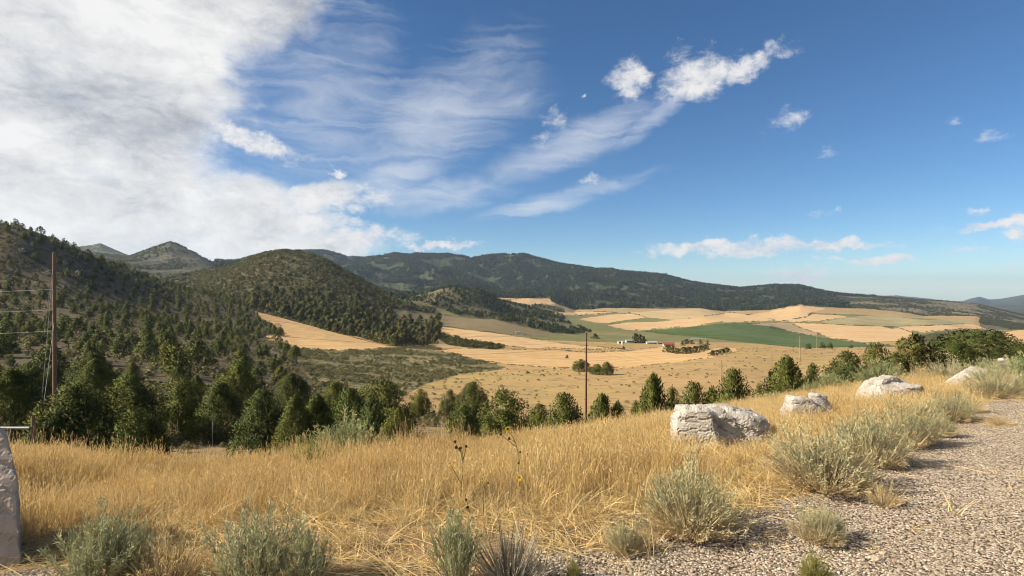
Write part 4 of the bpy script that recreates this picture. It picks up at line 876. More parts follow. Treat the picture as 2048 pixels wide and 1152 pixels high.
# hedge-like bush lines and trees near the farm
def bushes(pts_, name, lab, hpx, wpx, d0, d1, crowns, cat='bush', grp=None):
    for i, (px, py) in enumerate(pts_):
        b = hit(px, py, d0, d1, 900); h = hpx / F * b.y * rng.uniform(0.85, 1.15)
        tree(name, b, wpx / F * b.y * rng.uniform(0.9, 1.1), h, crowns[i % len(crowns)], lab, cat, grp or lab, trunk=hpx > 9)
bushes([(1336, 704), (1346, 706), (1356, 707.5), (1367, 707.5), (1378, 707), (1389, 705.5), (1400, 703), (1410, 700)], 'bush', 'dark bush in the curved row notched into the wide wheat field', 13, 17, 200, 700, OK)
bushes([(1425, 711), (1434, 709), (1444, 707), (1454, 706)], 'bush', 'green bush at the right tip of the wide wheat field', 11, 17, 200, 700, OK)
bushes([(1365, 691)], 'tree', 'leftmost tree of the row right of the red roofed barn', 10, 9, 300, 900, OK, 'tree', 'trees right of the red roofed barn')
bushes([(1373, 688)], 'tree', 'second tree of the row right of the red roofed barn', 11, 10, 300, 900, OK, 'tree', 'trees right of the red roofed barn')
bushes([(1383, 688)], 'tree', 'third tree of the row right of the red roofed barn', 10, 10, 300, 900, OK, 'tree', 'trees right of the red roofed barn')
bushes([(1401, 689)], 'tree', 'fourth tree of the row right of the red roofed barn', 10, 9, 300, 900, OK, 'tree', 'trees right of the red roofed barn')
bushes([(1415, 690)], 'tree', 'rightmost tree of the row right of the red roofed barn', 10, 8, 300, 900, OK, 'tree', 'trees right of the red roofed barn')
bushes([(1271, 686)], 'tree', 'tall left tree of the dark clump at the farmhouse', 20, 15, 300, 900, OK, 'tree', 'trees at the farmhouse')
bushes([(1280, 685)], 'tree', 'middle tree of the dark clump at the farmhouse', 17, 15, 300, 900, OK, 'tree', 'trees at the farmhouse')
bushes([(1287, 686)], 'tree', 'right tree of the dark clump at the farmhouse', 14, 12, 300, 900, OK, 'tree', 'trees at the farmhouse')
bushes([(1190, 677)], 'bush', 'dark bush at the end of the wooded spur behind the centre pole', 10, 17, 400, 1000, OK)
bushes([(1247, 699)], 'bush', 'bush at the right tip of the long wheat strip', 7, 8, 250, 700, OK)
bushes([(840, 636)], 'bush', 'dark bush standing in the grey fallow field', 8, 9, 350, 800, OK)

# weedy margins and ditches along the edges of the fields
PMG = []
for nm, poly, d0, d1 in ZONES:
    if not nm.startswith(('wheat', 'alfalfa', 'fallow')): continue
    for a in range(len(poly)):
        (x0, y0), (x1, y1) = poly[a], poly[(a + 1) % len(poly)]; nn = max(1, int(math.hypot(x1 - x0, y1 - y0) / 1.6))
        for i in range(nn):
            if vnoise(np.array([x0 * .03 + i * .11]), np.array([y0 * .05]), 9)[0] < -0.05 or rng.random() < 0.45: continue
            u = (i + rng.random()) / nn; b = hit(x0 + (x1 - x0) * u, y0 + (y1 - y0) * u + rng.normal(0, .25), d0, d1, 260)
            if d0 < b.y < d1 * .98: PMG.append(b[:])
PMG = np.array(PMG)
hm = 0.0011 * PMG[:, 1] * rng.uniform(0.6, 1.7, len(PMG)); wm = hm * rng.uniform(1.6, 3.2, len(PMG))
instance_stuff('field_margin_brush', PMG, np.stack([wm, wm, hm], 1), zrot(len(PMG)), rng.integers(0, 3, len(PMG)), LIBS, 'thin weedy margins of brush along the field edges', 'brush')

# ------------------------------------------------------------------ boulders
m, n = new_mat('pale_limestone'); t = n.n.new('ShaderNodeTexCoord').outputs['Object']
a, _ = n.noise(t, 3.0, 7, 0.65, 0.4); b, _ = n.noise(n.mapping(t, rot=(0.5, 0.3, 0.2), scale=(1, 1, 3.5)), 7.0, 7, 0.7, 0.8); v, _ = n.voro(n.mapping(t, rot=(0.3, 0.2, 0), scale=(1, 1, 1.8)), 6.0, 1.0, 'DISTANCE_TO_EDGE')
c = n.ramp(a, [(0.28, (0.24, 0.205, 0.165)), (0.45, (0.37, 0.33, 0.28)), (0.6, (0.46, 0.425, 0.37)), (0.75, (0.54, 0.51, 0.455))])
c = n.mix(n.mrange(b, 0.58, 0.72, 0.0, 0.65), c, (0.20, 0.165, 0.13))
lich, _ = n.noise(t, 14.0, 5, 0.7); c = n.mix(n.mrange(lich, 0.62, 0.70, 0.0, 0.7), c, (0.115, 0.10, 0.085))
c = n.mix(n.math('MULTIPLY', n.mrange(v, 0.02, 0.0, 0.0, 0.5), n.mrange(a, 0.5, 0.6)), c, (0.15, 0.12, 0.09))
fine, _ = n.noise(t, 45.0, 6, 0.7)
finish(n, c, 0.92, n.math('ADD', n.math('ADD', n.math('MULTIPLY', b, 1.0), n.math('MULTIPLY', fine, 0.35)), n.mrange(v, 0.0, 0.04, 0.0, 0.12)), 0.9, 0.03, 0.2); MROCK = m
m, n = new_mat('grey_granite'); t = n.n.new('ShaderNodeTexCoord').outputs['Object']
a, _ = n.noise(t, 4.0, 6, 0.65); b, _ = n.noise(t, 40.0, 5, 0.7); sp, _ = n.noise(n.mapping(t, scale=(1, 1, 0.5)), 16.0, 3, 0.6)
c = n.ramp(a, [(0.3, (0.27, 0.225, 0.19)), (0.7, (0.40, 0.34, 0.29))]); c = n.mix(n.mrange(sp, 0.66, 0.72, 0, 0.7), c, (0.10, 0.09, 0.085)); c = n.mix(n.mrange(b, 0.62, 0.7, 0, 0.3), c, (0.6, 0.58, 0.55))
finish(n, c, 0.9, n.math('ADD', a, n.math('MULTIPLY', b, 0.3)), 0.6, 0.02, 0.2); MGRAN = m
def boulder(name, hulls, loc, rz, label, mat, vox=0.022, amp=0.03, seed=1, group=None, sc_=1.12):
    bm = bmesh.new()
    for pts_ in hulls:
        vs = [bm.verts.new(Vector(p) * sc_) for p in pts_]; bmesh.ops.convex_hull(bm, input=vs, use_existing_faces=False)
    me = bpy.data.meshes.new('tmp'); bm.to_mesh(me); bm.free()
    o = bpy.data.objects.new('tmp', me); C.objects.link(o); md = o.modifiers.new('r', 'REMESH'); md.mode = 'VOXEL'; md.voxel_size = vox
    sm = o.modifiers.new('s', 'SMOOTH'); sm.iterations = 1; sm.factor = 0.5
    dg = bpy.context.evaluated_depsgraph_get(); m2 = bpy.data.meshes.new_from_object(o.evaluated_get(dg)); bpy.data.objects.remove(o)
    co = np.zeros(len(m2.vertices) * 3, np.float32); m2.vertices.foreach_get('co', co); co = co.reshape(-1, 3)
    no = np.zeros(len(m2.vertices) * 3, np.float32); m2.vertices.foreach_get('normal', no); no = no.reshape(-1, 3)
    x, y, z = co.T
    s = fbm(x + z * 0.6, y - z * 0.8, 0.30, 5, seed, 0.6) + fbm(x * 0.7 + y, z * 1.3, 0.22, 4, seed + 9, 0.55)
    led = np.abs(((z * 7 + x * 2.0 + 1.5 * fbm(x, y, 0.3, 2, seed + 4)) % 1) - 0.5)              # bedding ledges
    frac = np.floor((s + 0.35 * fbm(x + y, z, 0.12, 2, seed + 5)) * 3.2) / 3.2                         # broken, faceted faces
    co = co + no * (amp * (s * 0.35 + frac * 0.8 - (led > 0.43) * 0.5))[:, None]
    m2.vertices.foreach_set('co', co.astype(np.float32).ravel()); m2.polygons.foreach_set('use_smooth', np.zeros(len(m2.polygons), bool)); m2.materials.clear(); m2.materials.append(mat); m2.update(); m2.name = name
    o = link(name, m2); o.location = loc; o.rotation_euler = (0, 0, rz); tag(o, label, 'boulder', group); return o
GB = 'pale boulders set along the gravel pullout'
b1 = pt(1444, 6.9)
boulder('boulder', [[(-.58, -.18, -.1), (-.55, .25, -.1), (-.12, -.34, -.1), (-.05, .3, -.1), (-.56, -.14, .36), (-.46, -.2, .46), (-.24, -.28, .47), (-.13, -.25, .42), (-.46, .22, .45), (-.15, .24, .44), (-.57, .1, .35)],
                    [(-.35, -.22, -.1), (-.3, .35, -.1), (.55, -.16, -.1), (.55, .3, -.1), (.0, -.25, .16), (.35, -.23, .14), (.56, -.14, .15), (-.25, -.22, .40), (.1, -.2, .39), (.38, -.16, .35), (-.2, .3, .43), (.15, .28, .45), (.4, .2, .42), (.56, .05, .29)]],
        b1, 0.0, 'largest pale boulder in the grass, flat topped with a shadowed right front', MROCK, 0.02, 0.035, 3, GB)
b2 = pt(1619, 8.6)
boulder('boulder', [[(-.36, -.2, -.1), (-.36, .2, -.1), (.36, -.2, -.1), (.36, .2, -.1), (-.29, -.1, .36), (-.22, -.05, .40), (-.03, -.12, .38), (-.25, .2, .38), (.0, .2, .34), (.12, -.18, .12)],
                    [(-.05, -.15, -.1), (.38, -.15, -.1), (.38, .2, -.1), (0, .2, -.1), (.02, .02, .41), (.12, .0, .42), (.2, .0, .40), (.24, .02, .41), (.31, .0, .31), (.38, .05, .20), (.1, .2, .4)]],
        b2, 0.0, 'second pale boulder from the left of the grassy three, notched along its top', MROCK, 0.018, 0.028, 7, GB)
b3 = pt(1776, 10.2)
boulder('boulder', [[(-.56, -.2, -.12), (-.5, .3, -.12), (.52, -.2, -.12), (.52, .3, -.12), (-.46, -.1, .12), (-.05, -.22, .30), (.36, -.2, .36), (.47, -.1, .33), (.52, .1, .2), (-.2, .25, .36), (.3, .25, .4), (.5, -.2, .1)],
                    [(-.48, .0, -.1), (.35, .0, -.1), (-.45, .35, -.1), (.35, .35, -.1), (-.32, .04, .20), (-.08, .0, .40), (.10, .02, .48), (.26, .08, .42), (.12, .3, .47), (-.2, .3, .35)]],
        b3, 0.0, 'third pale boulder with a humped cracked top, below the wide bright juniper', MROCK, 0.02, 0.03, 11, GB, 1.22)
b4 = pt(1926, 14.0)
B4 = boulder('boulder', [[(-.46, -.2, -.05), (-.42, -.16, .03), (-.4, .2, .0), (.36, -.2, .34), (.42, -.1, .40), (.36, .25, .40), (.30, -.2, .22), (.2, .2, .1), (-.1, -.2, .0), (.0, .2, .0)],
                    [(.05, -.1, -.15), (.3, -.1, -.15), (.3, .2, -.15), (.05, .2, -.15), (.1, -.08, .2), (.3, -.08, .25), (.3, .2, .25), (.1, .2, .2)]],
        b4 + Vector((0, 0, .02)), 0.0, 'tilted pale rock slab among the shrubs at right', MROCK, 0.018, 0.02, 15, GB, 1.3)
b6 = pt(2004, 14.6)
boulder('boulder', [[(-.25, -.15, -.1), (.25, -.15, -.1), (.25, .15, -.1), (-.25, .15, -.1), (-.18, -.1, .60), (.05, -.12, .66), (.2, -.05, .6), (0, .1, .64)]], b6, 0.0, 'small pale rock peeking out behind shrubs near the right edge', MROCK, 0.018, 0.02, 19, GB)
b5 = pt(-10, 3.75)
boulder('boulder', [[(-.62, -.25, -.15), (.21, -.05, -.15), (-.16, .4, -.15), (-.7, .5, -.15), (.20, -.04, .25), (-.10, .3, .33), (.15, .0, .60), (-.15, .3, .62), (.08, .03, .82), (-.2, .3, .84), (-.06, .05, .95), (-.5, .0, .96), (-.5, .3, .98)]],
        b5, 0.0, 'shaded grey boulder cut off by the left edge of the view', MGRAN, 0.02, 0.014, 23, None, 1.0)
ROCKS = [(b1, .52), (b2, .34), (b3, .46), (b4, .3), (b5, .22)]

MOUT = land('outcrop_rock', (0.17, 0.145, 0.12), (0.11, 0.095, 0.08), None, (6, 1.2), bump_size=0.8, bump=0.8, bdist=0.4, alt2=(0.22, 0.18, 0.14))
# rock outcrops high on the left hillside
for i, (px, py, scl, lab) in enumerate([(148, 548, 9, 'grey rock outcrop right of the top of the brown pole'), (166, 528, 7, 'smaller grey outcrop at the skyline right of the brown pole'), (128, 525, 8, 'grey outcrop directly behind the top of the brown pole'), (60, 505, 8, 'brown rock outcrop high on the hillside left of the brown pole'), (20, 545, 6, 'low rock outcrop at the left edge of the hillside'), (190, 566, 6, 'lowest grey outcrop in the rocky band right of the brown pole')]):
    g = np.random.default_rng(900 + i); hl = []
    for k in range(5):
        c0 = g.uniform(-.55, .55, 3) * np.array([1, .6, .1]); rr = g.uniform(.22, .42); hl.append([tuple(c0 + rr * np.array([1.0, 0.8, 1.25]) * u_ * g.uniform(.8, 1.1)) for u_ in unit(g.normal(size=(11, 3)))])
    o = boulder('rock_outcrop', hl, hit(px, py, 200, 420), g.uniform(-.6, .6), lab, MOUT, 0.04, 0.05, 40 + i, 'rock outcrops on the left hillside', 1.0); o.scale = (scl, scl, scl * .8); o.rotation_euler = (g.uniform(-.3, .3), g.uniform(-.3, .3), g.uniform(0, 3)); o.location.z -= scl * 0.12; o['category'] = 'rock'

# ------------------------------------------------------------------ shrubs by the pullout
SG = [brush_mesh('sage_%d' % i, 600 + i, nst=330, nlf=26, leaf=0.062, lw=0.17, mats=[MTW, MS]) for i in range(4)]
RB = [brush_mesh('rabbitbrush_%d' % i, 620 + i, nst=360, nlf=26, leaf=0.08, lw=0.22, mats=[MTW, MRB], bare=0.5, dome=0.7) for i in range(2)]
YB = brush_mesh('yellow_bush', 630, nst=200, nlf=22, leaf=0.08, lw=0.25, mats=[MTW, MYB], bare=0.25)
TS = [brush_mesh('tall_sage_%d' % i, 640 + i, nst=110, nlf=46, leaf=0.085, lw=0.16, mats=[MTW, MDG], bare=0.25, fan=0.8, dome=0.3) for i in range(2)]
DR = [brush_mesh('dry_bush_%d' % i, 650 + i, nst=190, nlf=12, leaf=0.08, lw=0.12, mats=[MTW, MGP], bare=0.35, dome=0.4) for i in range(2)]
GT = brush_mesh('grey_twig_bush', 660, nst=300, nlf=3, leaf=0.07, lw=0.1, mats=[MGT, MGT], bare=0.5, fan=1.1, dome=0.2, stemw=0.014)
FOOT = []
def shrub(px, py, wpx, hpx, kind, label, cat='sagebrush', group='sagebrush along the edge of the gravel', d=None, name='sagebrush'):
    b = pt(px, d) if d else hit(px, py, 2.0, 40, 1500); st, fo = kind
    wd = wpx / F * b.y * 1.05; h = hpx / F * b.y * 0.97
    e = empty(name, b, rng.uniform(0, 6.28)); tag(e, label, cat, group)
    for nm, me in (('stems', st), ('foliage', fo)):
        o = link(nm, me, e); o.scale = (wd / 1.22, wd / 1.22, h)
    FOOT.append((b, wd * 0.36)); return e
shrub(1380, 1066, 205, 142, SG[0], 'large round sagebrush in the grass edge below the largest boulder')
shrub(1645, 978, 205, 132, SG[1], 'big sagebrush beside the gravel right of the largest boulder')
shrub(1740, 930, 150, 112, SG[2], 'sagebrush directly right of the big one beside the gravel')
shrub(1812, 893, 120, 88, SG[3], 'sagebrush below the third boulder')
shrub(1882, 874, 56, 48, SG[0], 'small yellowish sagebrush standing out on the gravel below the third boulder')
shrub(1852, 845, 80, 48, SG[1], 'sagebrush half hidden right of the third boulder')
shrub(1905, 842, 90, 62, SG[2], 'sagebrush at the gravel edge where the grass ends')
shrub(1935, 826, 60, 48, DR[0], 'straw coloured bush at the gravel edge near the tilted slab', 'dry bush', 'dry bushes', name='dry_bush')
shrub(1985, 798, 100, 54, SG[3], 'grey sagebrush below the tilted slab')
shrub(2045, 790, 84, 52, SG[0], 'sagebrush cut off by the right edge, low')
shrub(1250, 1104, 92, 66, SG[2], 'small dark sagebrush on the gravel in the lower middle')
shrub(1640, 1082, 112, 78, SG[1], 'small sagebrush with straw at its foot, alone on the gravel')
shrub(1768, 1012, 68, 56, DR[1], 'pale dry tuft of brush on the gravel', 'dry bush', 'dry bushes', name='dry_bush')
shrub(1995, 851, 50, 22, DR[0], 'tiny weed far out on the gravel at right', 'weed', 'weeds', name='weed')
shrub(1630, 1165, 60, 62, YB, 'yellow green weed at the bottom edge on the gravel', 'weed', 'weeds', name='weed')
shrub(1148, 1158, 30, 40, YB, 'tiny green weed at the bottom edge near the middle', 'weed', 'weeds', name='weed')
shrub(190, 1180, 190, 150, TS[0], 'tall grey green sagebrush in the lower left corner')
shrub(335, 1180, 150, 130, DR[0], 'straw coloured bush between the two tall sagebrushes at lower left', 'dry bush', 'dry bushes', name='dry_bush')
shrub(505, 1185, 190, 165, TS[1], 'tallest grey green sagebrush at the bottom left of centre')
shrub(610, 1185, 130, 120, TS[0], 'smaller sagebrush right of the tallest one at the bottom')
shrub(270, 1165, 110, 110, TS[1], 'sagebrush behind the straw coloured bush at lower left')
shrub(915, 1172, 120, 150, TS[0], 'thin green weed clump left of the grey twig bundle', 'weed', 'weeds', name='weed')
shrub(1020, 1165, 150, 125, GT, 'bundle of bare grey twigs at the bottom middle', 'dry bush', 'dry bushes', name='dry_bush')
shrub(1960, 772, 100, 48, SG[1], 'sagebrush behind the straw bush by the tilted slab')
shrub(2025, 770, 100, 54, SG[2], 'tall sagebrush at the right edge below the dome juniper')
shrub(1990, 0, 100, 52, SG[3], 'sagebrush right of the tilted slab', d=13.2)
shrub(2052, 0, 100, 58, RB[0], 'sagebrush cut off by the right edge, high', d=14)
shrub(1895, 0, 95, 50, SG[0], 'rounded sagebrush left of the tilted slab', d=16.5)
shrub(1975, 0, 60, 50, RB[1], 'greener bush behind the tilted slab', d=16)
shrub(1762, 0, 90, 56, RB[0], 'rounded sagebrush behind the third boulder', d=15.0)
shrub(1838, 0, 70, 40, DR[1], 'pale bush at the foot of the loose olive juniper', 'dry bush', 'dry bushes', d=16.0, name='dry_bush')
shrub(1664, 0, 66, 44, RB[1], 'light green bush between the junipers behind the second boulder', d=14.2, name='rabbitbrush', cat='rabbitbrush')
shrub(1624, 0, 46, 34, RB[0], 'small light green bush right of the tall cone juniper', d=13.6, name='rabbitbrush', cat='rabbitbrush')
shrub(1552, 0, 60, 30, RB[1], 'low light green bush at the grass edge left of the second boulder', d=12.6, name='rabbitbrush', cat='rabbitbrush')
shrub(690, 0, 165, 112, RB[0], 'big rounded green rabbitbrush at the edge of the golden grass', d=8.6, name='rabbitbrush', cat='rabbitbrush')
shrub(618, 0, 80, 84, YB, 'bright yellow green bush left of the big rounded rabbitbrush', d=7.2, name='rabbitbrush', cat='rabbitbrush')

# ------------------------------------------------------------------ golden grass
TF = [tuft_mesh('grass_tuft_%d' % i, 700 + i, nb=26, hmin=0.2, hmax=0.46) for i in range(5)] + [tuft_mesh('grass_tuft_%d' % (5 + i), 720 + i, nb=20, hmin=0.3, hmax=0.58, lean=0.1) for i in range(2)] + [tuft_mesh('pale_tuft_%d' % i, 730 + i, nb=26, hmin=0.2, hmax=0.46, mat=MGP) for i in range(3)] + [tuft_mesh('grey_tuft_%d' % i, 735 + i, nb=22, hmin=0.12, hmax=0.36, lean=0.5, mat=MTW, head=False) for i in range(2)]
LIBG = library('grass_source', TF)
def clear_of(P, items, grow=1.0):
    ok = np.ones(len(P), bool)
    for b, r in items: ok &= (P[:, 0] - b.x) ** 2 + (P[:, 1] - b.y) ** 2 > (r * grow) ** 2
    return ok
GE = np.array([(-900, 1180), (-60, 1150), (40, 1135), (120, 1100), (300, 1085), (420, 1070), (600, 1050), (760, 1048), (880, 1052), (1040, 1058), (1200, 1030), (1330, 1030), (1480, 985), (1640, 958), (1760, 892), (1850, 860), (1930, 815), (2000, 793), (2900, 775)], float)   # where the tall grass begins
_ge = np.array([hit(px, py, 1.2, 30).y for px, py in GE])
PG = scatter(['ground', 'grassy_slope'], 30000, mask=(cd < 20) & (cd < L_at(2) * 1.22) & (cd > 2.2), vis=False)
pxg = 1024 + F * PG[:, 0] / PG[:, 1]; ge = np.interp(pxg, GE[:, 0], _ge)
ed = (PG[:, 1] - ge); 
kp = rng.random(len(PG)) < np.clip(0.05 + ed / np.interp(pxg, [0, 700, 1200, 1700, 2000], [0.9, 1.0, 1.1, 0.9, 1.5]), 0, 1)
kp &= (fbm(PG[:, 0], PG[:, 1], 0.9, 3, 33) > -0.30) | (rng.random(len(PG)) < 0.35)
kp &= ~((pxg > 1880) & (PG[:, 1] > 11.5) & (rng.random(len(PG)) < 0.8))
PG = PG[kp]; PG = PG[clear_of(PG, ROCKS) & (clear_of(PG, FOOT, 0.9) | (rng.random(len(PG)) < 0.15))]
ng = len(PG); lowf = np.clip(0.5 + (PG[:, 1] - np.interp(1024 + F * PG[:, 0] / PG[:, 1], GE[:, 0], _ge)) * 0.4, 0.45, 1.0)
pg2 = 1024 + F * PG[:, 0] / PG[:, 1]; sg = np.interp(pg2, [0, 700, 1150, 1450, 2000], [0.72, 0.70, 0.72, 0.60, 0.6]) * rng.uniform(0.6, 1.25, ng) * lowf * (1 + 0.7 * fbm(PG[:, 0], PG[:, 1], 1.3, 2, 35)); sw = rng.uniform(0.8, 1.25, ng)
instance_stuff('golden_grass', PG, np.stack([sw, sw, sg], 1), zrot(ng, 0.07), np.where(rng.random(ng) < np.clip(np.interp(pg2, [0, 600, 1100, 1500], [0.04, 0.12, 0.5, 0.6]) + 0.9 * fbm(PG[:, 0], PG[:, 1], 1.1, 2, 37), 0, 1), rng.integers(7, 12, ng), rng.integers(0, 7, ng)), LIBG, 'tall dry golden grass across the foreground', 'grass')
# flattened straw along the grass edge and on the gravel margin
TL = [tuft_mesh('straw_%d' % i, 740 + i, nb=16, hmin=0.03, hmax=0.08, base=0.06, lean=2.6, wd=0.0038, head=False, mat=MGP) for i in range(3)] + [tuft_mesh('straw_%d' % (3 + i), 750 + i, nb=10, hmin=0.1, hmax=0.24, base=0.04, lean=0.5, mat=MGP, head=False) for i in range(2)]
LIBL = library('straw_source', TL)
PL = scatter(['ground', 'gravel_pullout'], 26000, mask=(cd > 2.2) & (cd < 16), vis=False)
pxl = 1024 + F * PL[:, 0] / PL[:, 1]; gl = np.interp(pxl, GE[:, 0], _ge); off = PL[:, 1] - gl
PL = PL[rng.random(len(PL)) < np.where(off > 0, np.clip(1.0 - off / 1.6, 0.05, 1), np.where(is_gravel(pxl, PL[:, 1]), np.exp(off / 0.28) * 0.7 + 0.012, 0.42)) * np.where(fbm(PL[:, 0], PL[:, 1], 0.35, 2, 39) > -0.1, 1, 0.45)]
nl = len(PL); s = rng.uniform(0.7, 1.4, nl)
li = np.where(rng.random(nl) < 0.84, rng.integers(0, 3, nl), rng.integers(3, 5, nl))
instance_stuff('straw_litter', PL + np.array([0, 0, 0.02]), np.stack([s, s, s], 1), zrot(nl, 0.08), li, LIBL, 'flattened pale straw along the edge of the gravel', 'straw')

# ------------------------------------------------------------------ gravel stones
m, n = new_mat('gravel_stone'); oi = n.n.new('ShaderNodeObjectInfo'); t = n.n.new('ShaderNodeTexCoord').outputs['Object']
c = n.ramp(oi.outputs['Random'], [(0.0, (0.13, 0.10, 0.072)), (0.2, (0.27, 0.21, 0.15)), (0.5, (0.41, 0.325, 0.235)), (0.8, (0.52, 0.435, 0.33)), (1.0, (0.66, 0.60, 0.51))])
k, _ = n.noise(t, 1.6, 4, 0.6); finish(n, n.mix(n.mrange(k, 0.35, 0.65, 0.0, 0.4), c, (0.36, 0.28, 0.2)), 0.9, k, 0.4, 0.3, 0.2); MST = m
def pebble(i):
    g = np.random.default_rng(800 + i); bm = bmesh.new(); bmesh.ops.create_icosphere(bm, subdivisions=1, radius=1.0)
    for v in bm.verts: v.co = Vector((v.co.x * g.uniform(.75, 1.25), v.co.y * g.uniform(.7, 1.1), v.co.z * g.uniform(.45, .75)))
    me = bpy.data.meshes.new('pebble_%d' % i); bm.to_mesh(me); bm.free(); me.materials.append(MST); return me
LIBP = library('pebble_source', [pebble(i) for i in range(5)])
gm = np.isin(zone, [ZN.index('gravel_pullout')]) & (cd > 2.4) & (cd < 10) & (cpx > -60) & (cpx < 2110); gidx = np.nonzero(gm)[0]
wgt = FAREA[gidx] * np.clip(5.0 / cd[gidx], 0.3, 1.7); ch = rng.choice(gidx, 62000, p=wgt / wgt.sum()); a_ = rng.random((62000, 1)); b_ = rng.random((62000, 1)); q4 = V[FC[ch]]
PP = (q4[:, 0] * (1 - a_) + q4[:, 1] * a_) * (1 - b_) + (q4[:, 3] * (1 - a_) + q4[:, 2] * a_) * b_
sp = 0.0034 + 0.0072 * rng.random(len(PP)) ** 2.4; sp[rng.random(len(PP)) < 0.004] *= 2.2
instance_stuff('gravel_stones', PP + np.array([0, 0, 0.002]), np.stack([sp, sp, sp], 1), zrot(len(PP), 0.3), rng.integers(0, 5, len(PP)), LIBP, 'loose tan and grey gravel stones on the pullout', 'gravel')
# a few larger stones one can pick out
def stone(px, py, r, lab):
    b = hit(px, py, 2, 20); me = pebble(hash(lab) % 5 if False else len(lab) % 5); o = link('stone', me); o.location = b + Vector((0, 0, r * 0.2)); o.scale = (r * 1.5, r, r); o.rotation_euler = (0, 0, len(lab)); tag(o, lab, 'stone', 'single larger stones')
stone(815, 1140, 0.045, 'flat pinkish stone in the straw at the bottom left of centre')
stone(1755, 1120, 0.032, 'flat dark stone on the gravel below the small lone sagebrush')

# ------------------------------------------------------------------ wild sunflowers
MYF = foliage('sunflower_petals', [(0.75, 0.52, 0.02), (0.80, 0.58, 0.03)], 3.0, 0.3); MSD = foliage('sunflower_seeds', [(0.045, 0.025, 0.015), (0.06, 0.035, 0.02)], 9.0, 0.0); MSM = foliage('sunflower_stem', [(0.22, 0.20, 0.08), (0.27, 0.22, 0.10)], 3.0, 0.1)
def tube(name, P, r0, r1, mat, parent=None, sides=6):
    bm = bmesh.new(); prev = None; P = [Vector(p) for p in P]
    for i, p in enumerate(P):
        d = (P[min(i + 1, len(P) - 1)] - P[max(i - 1, 0)]).normalized(); s = d.orthogonal().normalized(); t_ = d.cross(s); r = r0 + (r1 - r0) * i / (len(P) - 1)
        ring = [bm.verts.new(p + (s * math.cos(6.2832 * k / sides) + t_ * math.sin(6.2832 * k / sides)) * r) for k in range(sides)]
        if prev:
            for k in range(sides): bm.faces.new((prev[k], prev[(k + 1) % sides], ring[(k + 1) % sides], ring[k]))
        prev = ring
    bmesh.ops.recalc_face_normals(bm, faces=bm.faces)
    me = bpy.data.meshes.new(name); bm.to_mesh(me); bm.free()
    for q_ in me.polygons: q_.use_smooth = True
    return link(name, me, parent, mat)
def px3(px, py, d): return Vector(((px - 1024) / F * d, d, (576 - py) / F * d))
def sunflower(base_px, d, stems, heads, flowers, label):
    b = pt(base_px, d); e = empty('sunflower_plant', b); tag(e, label, 'sunflower', 'wild sunflowers in the grass')
    for path in stems: tube('stem', [px3(x, y, dd) - b if y else Vector((0, 0, 0)) for x, y, dd in path], 0.0045, 0.0025, MSM, e)
    for x, y, dd, r in heads:
        bm = bmesh.new(); bmesh.ops.create_icosphere(bm, subdivisions=2, radius=1.0)
        for v in bm.verts: v.co *= 1 + 0.12 * math.sin(v.co.x * 9 + v.co.z * 11)
        me = bpy.data.meshes.new('seed_head'); bm.to_mesh(me); bm.free(); o = link('seed_head', me, e, MSD); o.location = px3(x, y, dd) - b; o.scale = (r, r * 0.8, r)
    for x, y, dd, r, tx, tz in flowers:
        g = np.random.default_rng(int(x)); np_ = 13; a = np.arange(np_) * 6.2832 / np_ + g.normal(0, .08, np_)
        dirs = np.stack([np.cos(a), np.full(np_, -0.15), np.sin(a)], 1); v, f = [], []
        for i in range(np_):
            dd_ = dirs[i]; sd = np.array([-math.sin(a[i]), 0, math.cos(a[i])]); L_ = r * g.uniform(0.85, 1.1)
            v += [dd_ * r * 0.28, dd_ * L_ * 0.6 - sd * r * 0.16, dd_ * L_ + np.array([0, -0.1 * r, 0]), dd_ * L_ * 0.6 + sd * r * 0.16]; f.append([4 * i, 4 * i + 1, 4 * i + 2, 4 * i + 3])
        o = link('flower', mesh_np('flower', np.array(v), np.array(f), False, [MYF]), e); o.location = px3(x, y, dd) - b; o.rotation_euler = (tx, 0, tz)
        bm = bmesh.new(); bmesh.ops.create_icosphere(bm, subdivisions=2, radius=r * 0.34)
        for v_ in bm.verts: v_.co.y *= 0.55
        me = bpy.data.meshes.new('disc'); bm.to_mesh(me); bm.free(); link('disc', me, o, MSD)
sunflower(926, 4.6, [[(926, 0, 4.6), (922, 985, 4.6), (926, 930, 4.6), (922, 905, 4.6), (913, 894, 4.6)], [(926, 925, 4.6), (925, 905, 4.6), (920, 897, 4.6)], [(926, 920, 4.6), (930, 905, 4.6), (932, 894, 4.6)], [(922, 904, 4.6), (914, 893, 4.62), (910, 884, 4.62)], [(924, 970, 4.6), (910, 945, 4.55), (902, 931, 4.55)]],
          [(912, 894.5, 4.59, .0145), (920.5, 896, 4.59, .013), (932, 892.5, 4.6, .012), (910, 883, 4.62, .012)], [(900, 928, 4.54, .03, .9, 1.2)], 'sunflower plant with a cluster of four dark seed heads')
sunflower(1042, 4.9, [[(1042, 0, 4.9), (1038, 960, 4.9), (1036, 925, 4.9), (1036, 905, 4.9), (1031, 885, 4.9), (1018, 877, 4.9)], [(1031, 893, 4.9), (1015, 880, 4.9), (1001, 869, 4.9)], [(1031, 885, 4.9), (1022, 868, 4.9), (1015, 859, 4.9)], [(1037, 930, 4.9), (1040, 915, 4.9), (1040, 905, 4.9)], [(1039, 975, 4.9), (1040, 962, 4.86), (1039, 955, 4.84)]],
          [(1001, 868, 4.9, .012), (1018, 877, 4.89, .0125), (1040, 904, 4.9, .009), (1037, 926, 4.88, .009), (1055, 908, 4.9, .006)], [(1015, 858, 4.88, .034, .1, .5), (1039, 955, 4.83, .030, -.2, -.2)], 'tallest branching sunflower plant with two open yellow flowers')
